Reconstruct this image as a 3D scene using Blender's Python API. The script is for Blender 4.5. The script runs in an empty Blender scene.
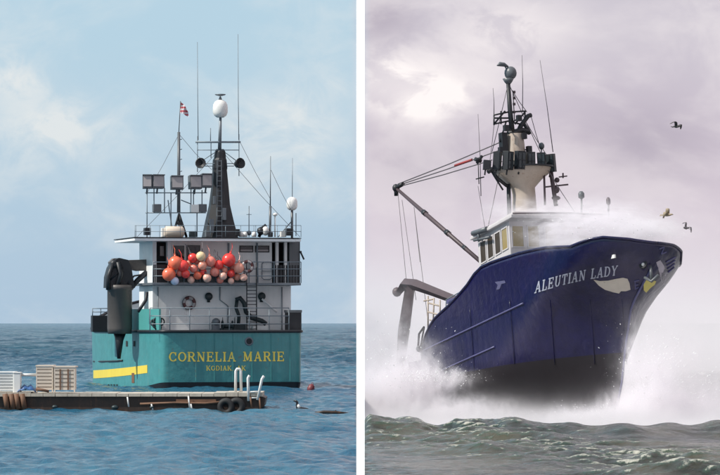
import bpy, bmesh, math, random
import numpy as np
from mathutils import Vector, Matrix
from mathutils.bvhtree import BVHTree
random.seed(4)
R = math.radians
scene = bpy.context.scene
col = scene.collection

# ------------------------------------------------------------------ camera
F = 3680.0          # focal length in units of 1/720 of the picture width
H = 3.59            # eye height above the sea
cam_d = bpy.data.cameras.new('camera'); cam = bpy.data.objects.new('camera', cam_d); col.objects.link(cam)
cam.location = (0, 0, H); cam.rotation_euler = (R(90), 0, 0)
cam_d.sensor_width = 36; cam_d.lens = 36 * F / 720
cam_d.shift_y = 85.5 / 720
cam_d.clip_start = 0.5; cam_d.clip_end = 40000
scene.camera = cam
scene.view_settings.view_transform = 'Standard'; scene.view_settings.look = 'None'
scene.view_settings.exposure = 0.15; scene.view_settings.gamma = 1
scene.cycles.volume_bounces = 6
scene.cycles.max_bounces = 10
scene.cycles.volume_step_rate = 1.0
scene.cycles.volume_max_steps = 160
scene.cycles.sample_clamp_indirect = 4

# ------------------------------------------------------------------ node helpers
def N(nt, t, **kw):
    n = nt.nodes.new(t)
    for k, v in kw.items():
        if k in n.inputs: n.inputs[k].default_value = v
        else: setattr(n, k, v)
    return n
def M(nt, op, a, b=None, c=None, clamp=False):
    n = nt.nodes.new('ShaderNodeMath'); n.operation = op; n.use_clamp = clamp
    for i, v in enumerate((a, b, c)):
        if v is None: continue
        if isinstance(v, (int, float)): n.inputs[i].default_value = v
        else: nt.links.new(v, n.inputs[i])
    return n.outputs[0]
def MIX(nt, f, a, b):
    n = nt.nodes.new('ShaderNodeMix'); n.data_type = 'RGBA'
    for i, v in ((0, f), (6, a), (7, b)):
        if isinstance(v, (int, float)): n.inputs[i].default_value = v
        elif isinstance(v, (tuple, list)): n.inputs[i].default_value = (*v[:3], 1)
        else: nt.links.new(v, n.inputs[i])
    return n.outputs[2]
def RAMP(nt, v, a, b):                       # smooth step of v from a to b
    n = nt.nodes.new('ShaderNodeMapRange'); n.interpolation_type = 'SMOOTHSTEP'
    n.inputs[1].default_value = a; n.inputs[2].default_value = b
    nt.links.new(v, n.inputs[0]); return n.outputs[0]
def NOISE(nt, vec, scale, detail=4, rough=.55, dist=0.0):
    n = nt.nodes.new('ShaderNodeTexNoise')
    n.inputs['Scale'].default_value = scale; n.inputs['Detail'].default_value = detail
    n.inputs['Roughness'].default_value = rough; n.inputs['Distortion'].default_value = dist
    if vec is not None: nt.links.new(vec, n.inputs['Vector'])
    return n.outputs[0]
def SCALE(nt, vec, s, off=(0, 0, 0)):
    n = nt.nodes.new('ShaderNodeMapping'); n.inputs['Scale'].default_value = s
    n.inputs['Location'].default_value = off
    nt.links.new(vec, n.inputs[0]); return n.outputs[0]

# ------------------------------------------------------------------ sky and sun
SUN_AZ, SUN_EL = 70, 45          # the sun stands behind the camera, this far round to the left
w = bpy.data.worlds.new('World'); scene.world = w; w.use_nodes = True
nt = w.node_tree; nt.nodes.clear()
out = nt.nodes.new('ShaderNodeOutputWorld')
sky = nt.nodes.new('ShaderNodeTexSky'); sky.sky_type = 'NISHITA'; sky.sun_disc = False
sky.sun_elevation = R(SUN_EL); sky.sun_rotation = R(180 + SUN_AZ); sky.air_density = 1; sky.dust_density = 1.2; sky.ozone_density = 2
tc = nt.nodes.new('ShaderNodeTexCoord'); sep = nt.nodes.new('ShaderNodeSeparateXYZ'); nt.links.new(tc.outputs['Generated'], sep.inputs[0])
dx, dy, dz = sep.outputs
dirv = tc.outputs['Generated']
def blob(cx, cz, rx, rz):                    # soft cloud patch at a bearing / height given in px units
    ax = M(nt, 'DIVIDE', M(nt, 'SUBTRACT', dx, (cx - 360) / F), rx / F)
    az = M(nt, 'DIVIDE', M(nt, 'SUBTRACT', dz, (323 - cz) / F), rz / F)
    r2 = M(nt, 'ADD', M(nt, 'MULTIPLY', ax, ax), M(nt, 'MULTIPLY', az, az))
    return M(nt, 'POWER', 2.718, M(nt, 'MULTIPLY', r2, -1.0))
wisp = NOISE(nt, SCALE(nt, dirv, (1, 1, 1.6)), 26, 7, .58, .4)
wisp2 = NOISE(nt, SCALE(nt, dirv, (1, 1, 1.3), (3, 1, 0)), 60, 8, .6, .6)
side = RAMP(nt, dx, -0.0032, 0.0034)
# left: pale blue with thin warm cloud
lc = M(nt, 'ADD', M(nt, 'ADD', blob(70, 125, 70, 34), blob(15, 80, 40, 22)), M(nt, 'ADD', M(nt, 'MULTIPLY', blob(290, 130, 60, 55), .8), M(nt, 'MULTIPLY', blob(230, 180, 90, 30), .5)))
lc = M(nt, 'ADD', M(nt, 'MULTIPLY', lc, 0.75), M(nt, 'MULTIPLY', RAMP(nt, wisp, .42, .68), .30))
lc = M(nt, 'MULTIPLY', lc, M(nt, 'ADD', .35, RAMP(nt, wisp2, .33, .62)), clamp=True)
bgl = nt.nodes.new('ShaderNodeBackground'); nt.links.new(sky.outputs[0], bgl.inputs[0]); bgl.inputs[1].default_value = 0.075
lcol = MIX(nt, RAMP(nt, dz, 0, .09), (.42, .565, .715), (.455, .63, .75))
lcol = MIX(nt, lc, lcol, (.74, .78, .80))
bc = nt.nodes.new('ShaderNodeBackground'); nt.links.new(lcol, bc.inputs[0]); bc.inputs[1].default_value = 1.0
mixl = nt.nodes.new('ShaderNodeMixShader'); mixl.inputs[0].default_value = .86
nt.links.new(bgl.outputs[0], mixl.inputs[1]); nt.links.new(bc.outputs[0], mixl.inputs[2])
# right: lavender overcast with a bright break
rc = M(nt, 'ADD', M(nt, 'MULTIPLY', M(nt, 'ADD', blob(390, 80, 40, 30), blob(432, 98, 44, 22)), .78), M(nt, 'MULTIPLY', blob(510, 30, 70, 34), .45))
rc = M(nt, 'MULTIPLY', rc, M(nt, 'ADD', .45, RAMP(nt, wisp2, .36, .56)))
rc = M(nt, 'ADD', rc, M(nt, 'MULTIPLY', RAMP(nt, wisp, .40, .66), .34), clamp=True)
low = M(nt, 'MULTIPLY', RAMP(nt, dz, .055, -.01), 1)
rcol = MIX(nt, RAMP(nt, dz, .02, .09), (.59, .51, .585), (.55, .515, .58))
rcol = MIX(nt, M(nt, 'MULTIPLY', M(nt, 'ADD', M(nt, 'ADD', blob(420, 170, 70, 45), blob(640, 150, 80, 50)), blob(380, 20, 40, 25)), .8), rcol, (.40, .355, .43))
rcol = MIX(nt, rc, rcol, (.92, .86, .85))
rcol = MIX(nt, low, rcol, (.68, .61, .665))
br = nt.nodes.new('ShaderNodeBackground'); nt.links.new(rcol, br.inputs[0]); br.inputs[1].default_value = 1.0
mixs = nt.nodes.new('ShaderNodeMixShader'); nt.links.new(side, mixs.inputs[0])
nt.links.new(mixl.outputs[0], mixs.inputs[1]); nt.links.new(br.outputs[0], mixs.inputs[2])
nt.links.new(mixs.outputs[0], out.inputs[0])

sd = bpy.data.lights.new('sun', 'SUN'); sun = bpy.data.objects.new('sun', sd); col.objects.link(sun)
sd.energy = 4.6; sd.angle = R(0.6); sd.color = (1.0, .95, .87)
S = Vector((-math.sin(R(SUN_AZ)) * math.cos(R(SUN_EL)), -math.cos(R(SUN_AZ)) * math.cos(R(SUN_EL)), math.sin(R(SUN_EL))))
sun.rotation_euler = S.to_track_quat('Z', 'Y').to_euler()

# ------------------------------------------------------------------ materials
def paint(name, c, rough=.5, var=.15, rust=0.0, metal=0.0, coat=0.0, streak=1.0, rustc=(.16, .07, .03), bump=.15, nscale=1.3, frames=0):
    m = bpy.data.materials.new(name); m.use_nodes = True; nt = m.node_tree
    p = nt.nodes['Principled BSDF']; tc = nt.nodes.new('ShaderNodeTexCoord'); v = tc.outputs['Object']
    n1 = NOISE(nt, v, nscale, 6, .6)
    st = NOISE(nt, SCALE(nt, v, (4.5, 4.5, .35)), 1.0, 5, .65)
    f = M(nt, 'ADD', M(nt, 'MULTIPLY', n1, .55), M(nt, 'MULTIPLY', st, .45 * streak))
    f = M(nt, 'MULTIPLY_ADD', M(nt, 'SUBTRACT', f, .5), 4 * var, 1.0)
    hs = nt.nodes.new('ShaderNodeHueSaturation'); hs.inputs['Color'].default_value = (*c, 1); nt.links.new(f, hs.inputs['Value'])
    base = hs.outputs[0]
    if rust > 0:
        rn = M(nt, 'ADD', M(nt, 'MULTIPLY', st, .6), M(nt, 'MULTIPLY', NOISE(nt, v, 5, 6, .7), .4))
        base = MIX(nt, M(nt, 'MULTIPLY', RAMP(nt, rn, .68 - .2 * rust, .80 - .12 * rust), .8), base, rustc)
    nt.links.new(base, p.inputs['Base Color'])
    p.inputs['Roughness'].default_value = rough; p.inputs['Metallic'].default_value = metal
    if coat: p.inputs['Coat Weight'].default_value = coat; p.inputs['Coat Roughness'].default_value = .12
    if bump:
        b = nt.nodes.new('ShaderNodeBump'); b.inputs['Strength'].default_value = bump; b.inputs['Distance'].default_value = .03
        hgt = NOISE(nt, v, 2.2, 3, .5)
        if frames:                           # plating hollows between the hull frames
            sx = nt.nodes.new('ShaderNodeSeparateXYZ'); nt.links.new(v, sx.inputs[0])
            fr = M(nt, 'ABSOLUTE', M(nt, 'SINE', M(nt, 'MULTIPLY', sx.outputs[0 if frames == 1 else 1], 5.2)))
            hgt = M(nt, 'ADD', M(nt, 'MULTIPLY', fr, .28), M(nt, 'ADD', M(nt, 'MULTIPLY', hgt, 2.2), M(nt, 'MULTIPLY', M(nt, 'ABSOLUTE', M(nt, 'SINE', M(nt, 'MULTIPLY', sx.outputs[2], 2.6))), .3)))
        nt.links.new(hgt, b.inputs['Height']); nt.links.new(b.outputs[0], p.inputs['Normal'])
    return m
def plain(name, c, rough=.4, metal=0.0, **kw): return paint(name, c, rough, .06, 0, metal, bump=0, **kw)
TEAL = paint('teal_hull_paint', (.050, .235, .24), .42, .26, .62, coat=.15, bump=.35, frames=2)
BLACK = paint('black_paint', (.012, .014, .018), .5, .25, .04)
BOTTOM = paint('antifouling', (.035, .022, .022), .6, .3, .5)
WHITE = paint('white_paint', (.80, .80, .79), .45, .10, .52, rustc=(.33, .22, .15), bump=.2)
CREAM = paint('cream_paint', (.60, .52, .44), .5, .10, .5, rustc=(.22, .12, .07))
GREY = paint('grey_metal', (.15, .17, .19), .5, .2, .2, metal=.3)
RAIL = paint('rail_steel', (.16, .20, .23), .5, .2, .2)
DARK = paint('crane_steel', (.085, .075, .07), .45, .3, .3)
LAMP = paint('lamp_housing', (.10, .11, .12), .4, .2)
LENS = plain('lamp_lens', (.36, .33, .33), .18)
GLASS = plain('dark_glass', (.012, .02, .026), .08)
OPEN = plain('dark_interior', (.02, .022, .025), .8)
YELLOW = paint('yellow_paint', (.72, .55, .06), .5, .1, .25)
GOLD = plain('gold_lettering', (.86, .66, .10), .45)
RADOME = plain('radome_white', (.76, .75, .72), .35)
ORANGE = plain('orange_ring', (.10, .03, .03), .5)
HOSE = plain('hose_black', (.015, .03, .035), .5)
NAVY = paint('navy_hull_paint', (.0045, .0045, .046), .30, .34, .32, coat=.3, rustc=(.05, .045, .08), bump=.7, frames=1)
NAVYTRIM = paint('grey_blue_trim', (.085, .085, .19), .4, .2)
RBOTTOM = paint('right_antifouling', (.012, .009, .013), .6, .3, .2)
SILVER = plain('silver_lettering', (.42, .44, .52), .4)
BONE = paint('emblem_cream', (.58, .53, .45), .5, .1, .1)
EMBY = plain('emblem_yellow', (.62, .56, .16), .5)
TAN = paint('mast_cream', (.42, .35, .29), .5, .18, .8, rustc=(.20, .12, .08))
MAUVE = paint('gantry_steel', (.065, .042, .048), .5, .25, .4)
AMBER = plain('tinted_wheelhouse_glass', (.30, .23, .10), .12)
RED = plain('red_rope', (.30, .04, .04), .6)
ROPE = plain('wire_rope', (.10, .09, .10), .6)
WOOD = paint('weathered_wood', (.46, .41, .34), .8, .3, .6, nscale=3)
WOODD = paint('wet_dark_wood', (.04, .022, .014), .5, .4, .75, nscale=4)
RUSTY = paint('rusty_brown', (.16, .08, .045), .7, .3, .6, nscale=3)
BIN = paint('pale_pink_bin', (.66, .56, .46), .6, .10, .35)
BINW = paint('white_bin', (.68, .68, .66), .6, .08, .2)
TARP = paint('blue_tarp', (.03, .10, .26), .5, .2)
RUBBER = plain('tyre_rubber', (.012, .012, .013), .7)
LIFT = paint('pale_teal_paint', (.075, .30, .285), .45, .10, .25)

# ------------------------------------------------------------------ mesh builder
class MB:
    def __init__(s): s.v = []; s.f = []; s.mi = []; s.sm = []
    def add(s, vs, fs, mi=0, smooth=False):
        o = len(s.v); s.v += [tuple(v) for v in vs]
        for f in fs: s.f.append(tuple(o + i for i in f)); s.mi.append(mi); s.sm.append(smooth)
        return s
    def box(s, a, b, mi=0):
        x0, x1 = sorted((a[0], b[0])); y0, y1 = sorted((a[1], b[1])); z0, z1 = sorted((a[2], b[2]))
        vs = [(x, y, z) for x in (x0, x1) for y in (y0, y1) for z in (z0, z1)]
        return s.add(vs, [(0, 1, 3, 2), (4, 6, 7, 5), (0, 4, 5, 1), (2, 3, 7, 6), (0, 2, 6, 4), (1, 5, 7, 3)], mi)
    def obox(s, c, h, rot, mi=0):            # oriented box: centre, half sizes, 3x3 matrix
        c = Vector(c); vs = [c + rot @ Vector((x * h[0], y * h[1], z * h[2])) for x in (-1, 1) for y in (-1, 1) for z in (-1, 1)]
        return s.add(vs, [(0, 1, 3, 2), (4, 6, 7, 5), (0, 4, 5, 1), (2, 3, 7, 6), (0, 2, 6, 4), (1, 5, 7, 3)], mi)
    def tube(s, pts, r, n=8, mi=0, r2=None, caps=True):
        pts = [Vector(p) for p in pts]; k = len(pts)
        rs = list(r) if isinstance(r, (list, tuple)) else [r + (0 if r2 is None else (r2 - r) * i / (k - 1)) for i in range(k)]
        vs = []; up = None
        for i, p in enumerate(pts):
            t = (pts[min(i + 1, k - 1)] - pts[max(i - 1, 0)]).normalized()
            if up is None: up = Vector((0, 0, 1)) if abs(t.z) < .9 else Vector((1, 0, 0))
            a = t.cross(up).normalized(); b = a.cross(t).normalized(); up = b
            for j in range(n):
                an = 2 * math.pi * j / n; vs.append(p + (a * math.cos(an) + b * math.sin(an)) * rs[i])
        fs = [(i * n + j, i * n + (j + 1) % n, (i + 1) * n + (j + 1) % n, (i + 1) * n + j) for i in range(k - 1) for j in range(n)]
        s.add(vs, fs, mi, n > 5)
        if caps:
            o = len(s.v) - len(vs); s.f.append(tuple(o + j for j in reversed(range(n)))); s.f.append(tuple(o + (k - 1) * n + j for j in range(n))); s.mi += [mi, mi]; s.sm += [False, False]
        return s
    def bars(s, segs, r, n=6, mi=0):
        for a, b in segs: s.tube([a, b], r, n, mi)
        return s
    def lathe(s, c, prof, n=20, mi=0, ax=None):   # prof: (radius, height) along ax
        ax = Vector(ax or (0, 0, 1)).normalized(); a = ax.orthogonal().normalized(); b = ax.cross(a); c = Vector(c)
        vs = [c + ax * h + (a * math.cos(2 * math.pi * j / n) + b * math.sin(2 * math.pi * j / n)) * max(r, 1e-4) for r, h in prof for j in range(n)]
        fs = [(i * n + j, i * n + (j + 1) % n, (i + 1) * n + (j + 1) % n, (i + 1) * n + j) for i in range(len(prof) - 1) for j in range(n)]
        s.add(vs, fs, mi, True); o = len(s.v) - len(vs)
        s.f.append(tuple(o + j for j in reversed(range(n)))); s.f.append(tuple(o + (len(prof) - 1) * n + j for j in range(n))); s.mi += [mi, mi]; s.sm += [False, False]
        return s
    def ball(s, c, r, n=16, mi=0, sq=(1, 1, 1)):
        vs = []; m = n // 2
        for i in range(m + 1):
            th = math.pi * i / m
            for j in range(n):
                ph = 2 * math.pi * j / n
                vs.append((c[0] + r * sq[0] * math.sin(th) * math.cos(ph), c[1] + r * sq[1] * math.sin(th) * math.sin(ph), c[2] + r * sq[2] * math.cos(th)))
        return s.add(vs, [(i * n + j, (i + 1) * n + j, (i + 1) * n + (j + 1) % n, i * n + (j + 1) % n) for i in range(m) for j in range(n)], mi, True)
    def torus(s, c, R0, r, ax=(0, 1, 0), n=24, k=8, mi=0, mi2=None):
        ax = Vector(ax).normalized(); a = ax.orthogonal().normalized(); b = ax.cross(a); c = Vector(c); vs = []
        for i in range(n):
            t = 2 * math.pi * i / n; d = a * math.cos(t) + b * math.sin(t)
            for j in range(k):
                u = 2 * math.pi * j / k; vs.append(c + d * (R0 + r * math.cos(u)) + ax * r * math.sin(u))
        o = len(s.v); s.v += [tuple(v) for v in vs]
        for i in range(n):
            for j in range(k):
                s.f.append(tuple(o + q for q in (i * k + j, ((i + 1) % n) * k + j, ((i + 1) % n) * k + (j + 1) % k, i * k + (j + 1) % k)))
                s.mi.append(mi2 if (mi2 is not None and (i * 8 // n) % 2) else mi); s.sm.append(True)
        return s
    def prism(s, poly, y0, y1, mi=0):        # polygon in x,z extruded along y
        n = len(poly); vs = [(x, y0, z) for x, z in poly] + [(x, y1, z) for x, z in poly]
        return s.add(vs, [tuple(range(n)), tuple(range(2 * n - 1, n - 1, -1))] + [(i, i + n, (i + 1) % n + n, (i + 1) % n) for i in range(n)], mi)
    def build(s, name, mats, parent=None, bevel=0, kind=None):
        me = bpy.data.meshes.new(name); me.from_pydata(s.v, [], s.f)
        for m in (mats if isinstance(mats, (list, tuple)) else [mats]): me.materials.append(m)
        me.polygons.foreach_set('material_index', s.mi); me.polygons.foreach_set('use_smooth', s.sm)
        bm = bmesh.new(); bm.from_mesh(me); bmesh.ops.recalc_face_normals(bm, faces=bm.faces)
        if bevel: bmesh.ops.bevel(bm, geom=[e for e in bm.edges if e.is_manifold and e.calc_face_angle(0) > .6], offset=bevel, segments=2, affect='EDGES', profile=.6)
        bm.to_mesh(me); bm.free()
        o = bpy.data.objects.new(name, me); col.objects.link(o)
        if parent: o.parent = parent
        if kind: o['kind'] = kind
        return o
def tag(o, label=None, cat=None, group=None, kind=None):
    for k, v in (('label', label), ('category', cat), ('group', group), ('kind', kind)):
        if v: o[k] = v
    return o
def empty(name, M4, label, cat, group=None):
    o = bpy.data.objects.new(name, None); col.objects.link(o); o.matrix_world = M4; o.empty_display_size = .5
    return tag(o, label, cat, group)
CAM = Vector((0, 0, H))
def ray(px, py): return Vector(((px - 360) / F, 1, (323 - py) / F))
def at(px, py, Y): return CAM + ray(px, py) * Y

# ------------------------------------------------------------------ lettering (slab-serif strokes)
def seg(x0, y0, x1, y1, w):
    d = Vector((x1 - x0, y1 - y0)).normalized() * (w / 2); n = (-d.y, d.x)
    return [(x0 + n[0], y0 + n[1]), (x0 - n[0], y0 - n[1]), (x1 - n[0], y1 - n[1]), (x1 + n[0], y1 + n[1])]
def arc(cx, cy, rx, ry, a0, a1, w, k=10):
    o = []
    for i in range(k):
        t0 = R(a0 + (a1 - a0) * i / k); t1 = R(a0 + (a1 - a0) * (i + 1) / k)
        def pt(t, e): q = e * (.55 + .45 * abs(math.cos(t))); return (cx + (rx + q) * math.cos(t), cy + (ry + q) * math.sin(t))
        o.append([pt(t0, -w / 2), pt(t0, w / 2), pt(t1, w / 2), pt(t1, -w / 2)])
    return o
V, T = .17, .10
def stem(x, y0=0, y1=1): return [seg(x, y0, x, y1, V), seg(x - .16, y0 + T / 2, x + .16, y0 + T / 2, T), seg(x - .16, y1 - T / 2, x + .16, y1 - T / 2, T)]
GL = {
 'C': (.86, arc(.46, .5, .34, .44, 42, 318, V, 16) + [seg(.72, .62, .72, .96, T), seg(.72, .08, .72, .3, T)]),
 'O': (.92, arc(.46, .5, .34, .44, 0, 360, V, 22)),
 'D': (.90, stem(.2) + [seg(.2, .95, .45, .95, T), seg(.2, .05, .45, .05, T)] + arc(.42, .5, .32, .45, -90, 90, V, 12)),
 'R': (.88, stem(.2) + [seg(.2, .95, .5, .95, T), seg(.2, .5, .5, .5, T), seg(.46, .5, .72, .05, V), seg(.62, .05, .86, .05, T)] + arc(.46, .725, .2, .225, -90, 90, V, 8)),
 'N': (.94, [seg(.2, 0, .2, 1, T), seg(.2, .96, .72, .04, V), seg(.74, 0, .74, 1, T), seg(.06, .95, .3, .95, T), seg(.06, .05, .34, .05, T), seg(.6, .95, .88, .95, T)]),
 'E': (.80, stem(.2) + [seg(.2, .95, .68, .95, T), seg(.2, .5, .54, .5, T), seg(.2, .05, .70, .05, T), seg(.67, .72, .67, 1, T), seg(.69, 0, .69, .28, T), seg(.54, .38, .54, .62, T)]),
 'L': (.74, stem(.2) + [seg(.2, .05, .66, .05, T), seg(.64, 0, .64, .3, T)]),
 'I': (.42, stem(.21)),
 'A': (.90, [seg(.16, 0, .44, 1, T), seg(.44, 1, .72, 0, V), seg(.26, .34, .62, .34, T), seg(.02, .05, .3, .05, T), seg(.58, .05, .88, .05, T)]),
 'M': (1.06, [seg(.2, 0, .2, 1, T), seg(.22, .96, .52, .1, V), seg(.52, .1, .82, .96, T), seg(.84, 0, .84, 1, V), seg(.04, .05, .36, .05, T), seg(.68, .05, 1.0, .05, T), seg(.06, .95, .26, .95, T), seg(.8, .95, .98, .95, T)]),
 'K': (.92, stem(.2) + [seg(.3, .45, .74, .97, T), seg(.38, .55, .78, .03, V), seg(.6, .95, .86, .95, T), seg(.64, .05, .9, .05, T)]),
 'U': (.90, [seg(.22, .35, .22, 1, V), seg(.7, .35, .7, 1, T), seg(.08, .95, .36, .95, T), seg(.58, .95, .82, .95, T)] + arc(.46, .36, .24, .3, 180, 360, V, 10)),
 'T': (.80, stem(.4) + [seg(.08, .95, .72, .95, T), seg(.1, .72, .1, 1, T), seg(.7, .72, .7, 1, T)]),
 'Y': (.86, [seg(.42, 0, .42, .48, V), seg(.42, .44, .14, .98, V), seg(.42, .44, .72, .98, T), seg(.28, .05, .56, .05, T), seg(.02, .95, .28, .95, T), seg(.6, .95, .84, .95, T)]),
 ' ': (.55, []), ',': (.3, [seg(.15, -.12, .18, .12, .12)]),
}
def text_polys(s):
    x = 0; o = []
    for ch in s:
        w_, ps = GL[ch]
        o.append([[(x + a, b, i * .0015) for a, b in p] for i, p in enumerate(ps)])
        x += w_ + .06
    return o, x

# ------------------------------------------------------------------ added white panel, standing in for the divider between the two views
m = MB(); pw = 8.2 / F * 86
xa, xb = -pw / 2 + .012, pw / 2 + .012       # a wedge-shaped post: its front face is turned to the sun
m.add([(xa, 86 + pw * 1.4, -1), (xb, 86, -1), (xb, 86 + pw * 1.5, -1), (xa, 86 + pw * 1.4, 15.5), (xb, 86, 15.5), (xb, 86 + pw * 1.5, 15.5)], [(0, 1, 4, 3), (1, 2, 5, 4), (2, 0, 3, 5), (0, 2, 1), (3, 4, 5)])
DIV = plain('divider_white', (.93, .93, .93), .6); 
DIV.node_tree.nodes['Principled BSDF'].inputs['Specular IOR Level'].default_value = .2
tag(m.build('added_divider', DIV), 'tall narrow white panel added as a divider between the calm and the rough water', 'panel')

# ------------------------------------------------------------------ the sea, one sheet to the horizon
rng = np.random.default_rng(7)
def waves(n, lmin, lmax, amp, th, spread, seed, p=1.0):
    g = np.random.default_rng(seed); o = []
    for i in range(n):
        L = lmin * (lmax / lmin) ** g.random(); a = th + g.normal() * spread; k = 2 * math.pi / L
        o.append((k * math.cos(a), k * math.sin(a), g.random() * 6.283, amp * (L / lmax) ** p * (.6 + .8 * g.random())))
    return o
WL = waves(60, .4, 4.0, .024, R(250), .55, 3, .9)
WR = waves(70, .35, 7.5, .080, R(262), .85, 11, .92)
WS = waves(24, 6, 30, .07, R(255), .5, 5, .8)
def sea_h(x, y):
    left = np.zeros_like(x); right = np.zeros_like(x)
    fade = np.clip(1 - (y - 2500) / 2500, .25, 1)
    for kx, ky, ph, a in WS: left += a * np.sin(kx * x + ky * y + ph) * np.clip((y - 150) / 250, 0, 1)
    for kx, ky, ph, a in WL: left += a * np.sin(kx * x + ky * y + ph)
    for kx, ky, ph, a in WR:
        t = kx * x + ky * y + ph; right += a * (1.6 * (1 - np.abs(np.sin(t / 2))) - .55)
    env = .62 + .38 * np.sin(x * .5 + y * .11) 
    right = right * .85 * env
    crest = 118 + 1.6 * np.sin(x * .45 + 1) + .9 * np.sin(x * 1.3)
    hgt = .26 + .26 * np.exp(-((x - 4.6) / 2.0) ** 2) + .10 * np.sin(x * .55 + 2.4) + .05 * np.sin(x * 1.7) + .05 * np.sin(x * 3.9 + 1)
    right = right + hgt * np.exp(-((y - crest) / 3.2) ** 2) - 2.3 * np.clip((y - 124) / 18, 0, 1) * np.clip((250 - y) / 25, 0, 1)
    wgt = np.clip((x + .15) / .5, 0, 1); wgt = wgt * wgt * (3 - 2 * wgt)
    wgt = wgt * np.clip(1 - (y - 300) / 300, 0, 1)
    return (left * (1 - wgt) + right * wgt) * fade, wgt
ys = [-60, 0, 30, 50, 62, 70, 75]
y = 78.0
while y < 520: ys.append(y); y += max(.17, (y - 60) * .0030)
while y < 4000: ys.append(y); y *= 1.0055
while y < 30000: ys.append(y); y *= 1.045
ys = np.array(ys)
cx = np.concatenate([-np.geomspace(30000, 520, 26), np.arange(-400, 401, 2.0), np.geomspace(520, 30000, 26)]) / F
X = np.outer(np.maximum(ys, 78), cx); Y = np.repeat(ys[:, None], len(cx), 1)
Y = Y + 0.0
Z, wgt = sea_h(X, Y)
nr, nc = X.shape
vs = np.stack([X, Y, Z], -1).reshape(-1, 3)
i = np.arange(nr - 1)[:, None] * nc + np.arange(nc - 1)[None, :]
fs = np.stack([i, i + 1, i + nc + 1, i + nc], -1).reshape(-1, 4)
me = bpy.data.meshes.new('sea'); me.vertices.add(len(vs)); me.vertices.foreach_set('co', vs.ravel())
me.loops.add(fs.size); me.loops.foreach_set('vertex_index', fs.ravel()); me.polygons.add(len(fs))
me.polygons.foreach_set('loop_start', np.arange(0, fs.size, 4)); me.polygons.foreach_set('loop_total', np.full(len(fs), 4))
me.update(); me.polygons.foreach_set('use_smooth', np.ones(len(fs), bool))
at1 = me.attributes.new('rough_sea', 'FLOAT', 'POINT'); at1.data.foreach_set('value', np.clip((X + .1) / .2, 0, 1).ravel())
gy = np.gradient(Z, axis=0) / np.maximum(np.gradient(Y, axis=0), .01)
lap = np.zeros_like(Z); lap[1:-1, 1:-1] = -(Z[2:, 1:-1] + Z[:-2, 1:-1] - 2 * Z[1:-1, 1:-1]) - (Z[1:-1, 2:] + Z[1:-1, :-2] - 2 * Z[1:-1, 1:-1])
at2 = me.attributes.new('crest', 'FLOAT', 'POINT'); at2.data.foreach_set('value', np.clip(lap * 20 * wgt, 0, 1).ravel())
SEA = bpy.data.materials.new('sea_water'); SEA.use_nodes = True; nt = SEA.node_tree; p = nt.nodes['Principled BSDF']
geo = nt.nodes.new('ShaderNodeNewGeometry'); pos = geo.outputs['Position']
a1 = N(nt, 'ShaderNodeAttribute', attribute_name='rough_sea'); a2 = N(nt, 'ShaderNodeAttribute', attribute_name='crest')
r1 = a1.outputs['Fac']
big = NOISE(nt, SCALE(nt, pos, (.10, .045, 1)), 1, 5, .6)
lcol = MIX(nt, RAMP(nt, big, .35, .65), (.014, .085, .145), (.034, .135, .20))
lcol = MIX(nt, M(nt, 'MULTIPLY', RAMP(nt, NOISE(nt, SCALE(nt, pos, (.03, .008, 1)), 1, 7, .7), .40, .62), .55), lcol, (.008, .055, .125))
rcol = MIX(nt, RAMP(nt, NOISE(nt, SCALE(nt, pos, (.25, .15, 1)), 1, 5, .6), .4, .62), (.016, .019, .013), (.072, .066, .042))
rcol = MIX(nt, M(nt, 'MULTIPLY', RAMP(nt, a2.outputs['Fac'], .1, .6), .5), rcol, (.035, .075, .05))
base = MIX(nt, r1, lcol, rcol)
foamn = M(nt, 'MULTIPLY', NOISE(nt, SCALE(nt, pos, (1.3, .8, 1)), 3.0, 9, .72, .8), 1)
fpatch = NOISE(nt, SCALE(nt, pos, (.35, .16, 1)), 1, 3, .5)
foam = M(nt, 'ADD', M(nt, 'MULTIPLY', a2.outputs['Fac'], .35), M(nt, 'ADD', foamn, M(nt, 'MULTIPLY', M(nt, 'SUBTRACT', fpatch, .5), .5)))
foam = M(nt, 'MULTIPLY', RAMP(nt, foam, .73, .95), r1)
base = MIX(nt, M(nt, 'MULTIPLY', foam, .6), base, (.66, .63, .55))
nt.links.new(base, p.inputs['Base Color'])
sp0 = nt.nodes.new('ShaderNodeSeparateXYZ'); nt.links.new(pos, sp0.inputs[0]); nt.links.new(M(nt, 'MULTIPLY_ADD', M(nt, 'MULTIPLY', RAMP(nt, sp0.outputs[1], 70, 420), M(nt, 'SUBTRACT', 1, r1)), -.24, 1.30), p.inputs['IOR'])
nt.links.new(M(nt, 'MULTIPLY_ADD', foam, .5, .13), p.inputs['Roughness'])
sp = nt.nodes.new('ShaderNodeSeparateXYZ'); nt.links.new(pos, sp.inputs[0])
b1 = NOISE(nt, SCALE(nt, pos, (1, .7, 1)), 2.6, 6, .62, .3); b2 = NOISE(nt, SCALE(nt, pos, (.22, .035, 1)), 1.0, 9, .72, .2)
bh = M(nt, 'ADD', M(nt, 'MULTIPLY', b1, .16), M(nt, 'MULTIPLY', b2, M(nt, 'MULTIPLY', RAMP(nt, sp.outputs[1], 150, 600), 5.0)))
bp = nt.nodes.new('ShaderNodeBump'); bp.inputs['Strength'].default_value = .9; bp.inputs['Distance'].default_value = 1.0
nt.links.new(bh, bp.inputs['Height']); nt.links.new(bp.outputs[0], p.inputs['Normal'])
me.materials.append(SEA)
sea = bpy.data.objects.new('sea', me); col.objects.link(sea); tag(sea, 'open sea, calm and blue on one side, rough and foaming on the other', None, kind='structure')

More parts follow.
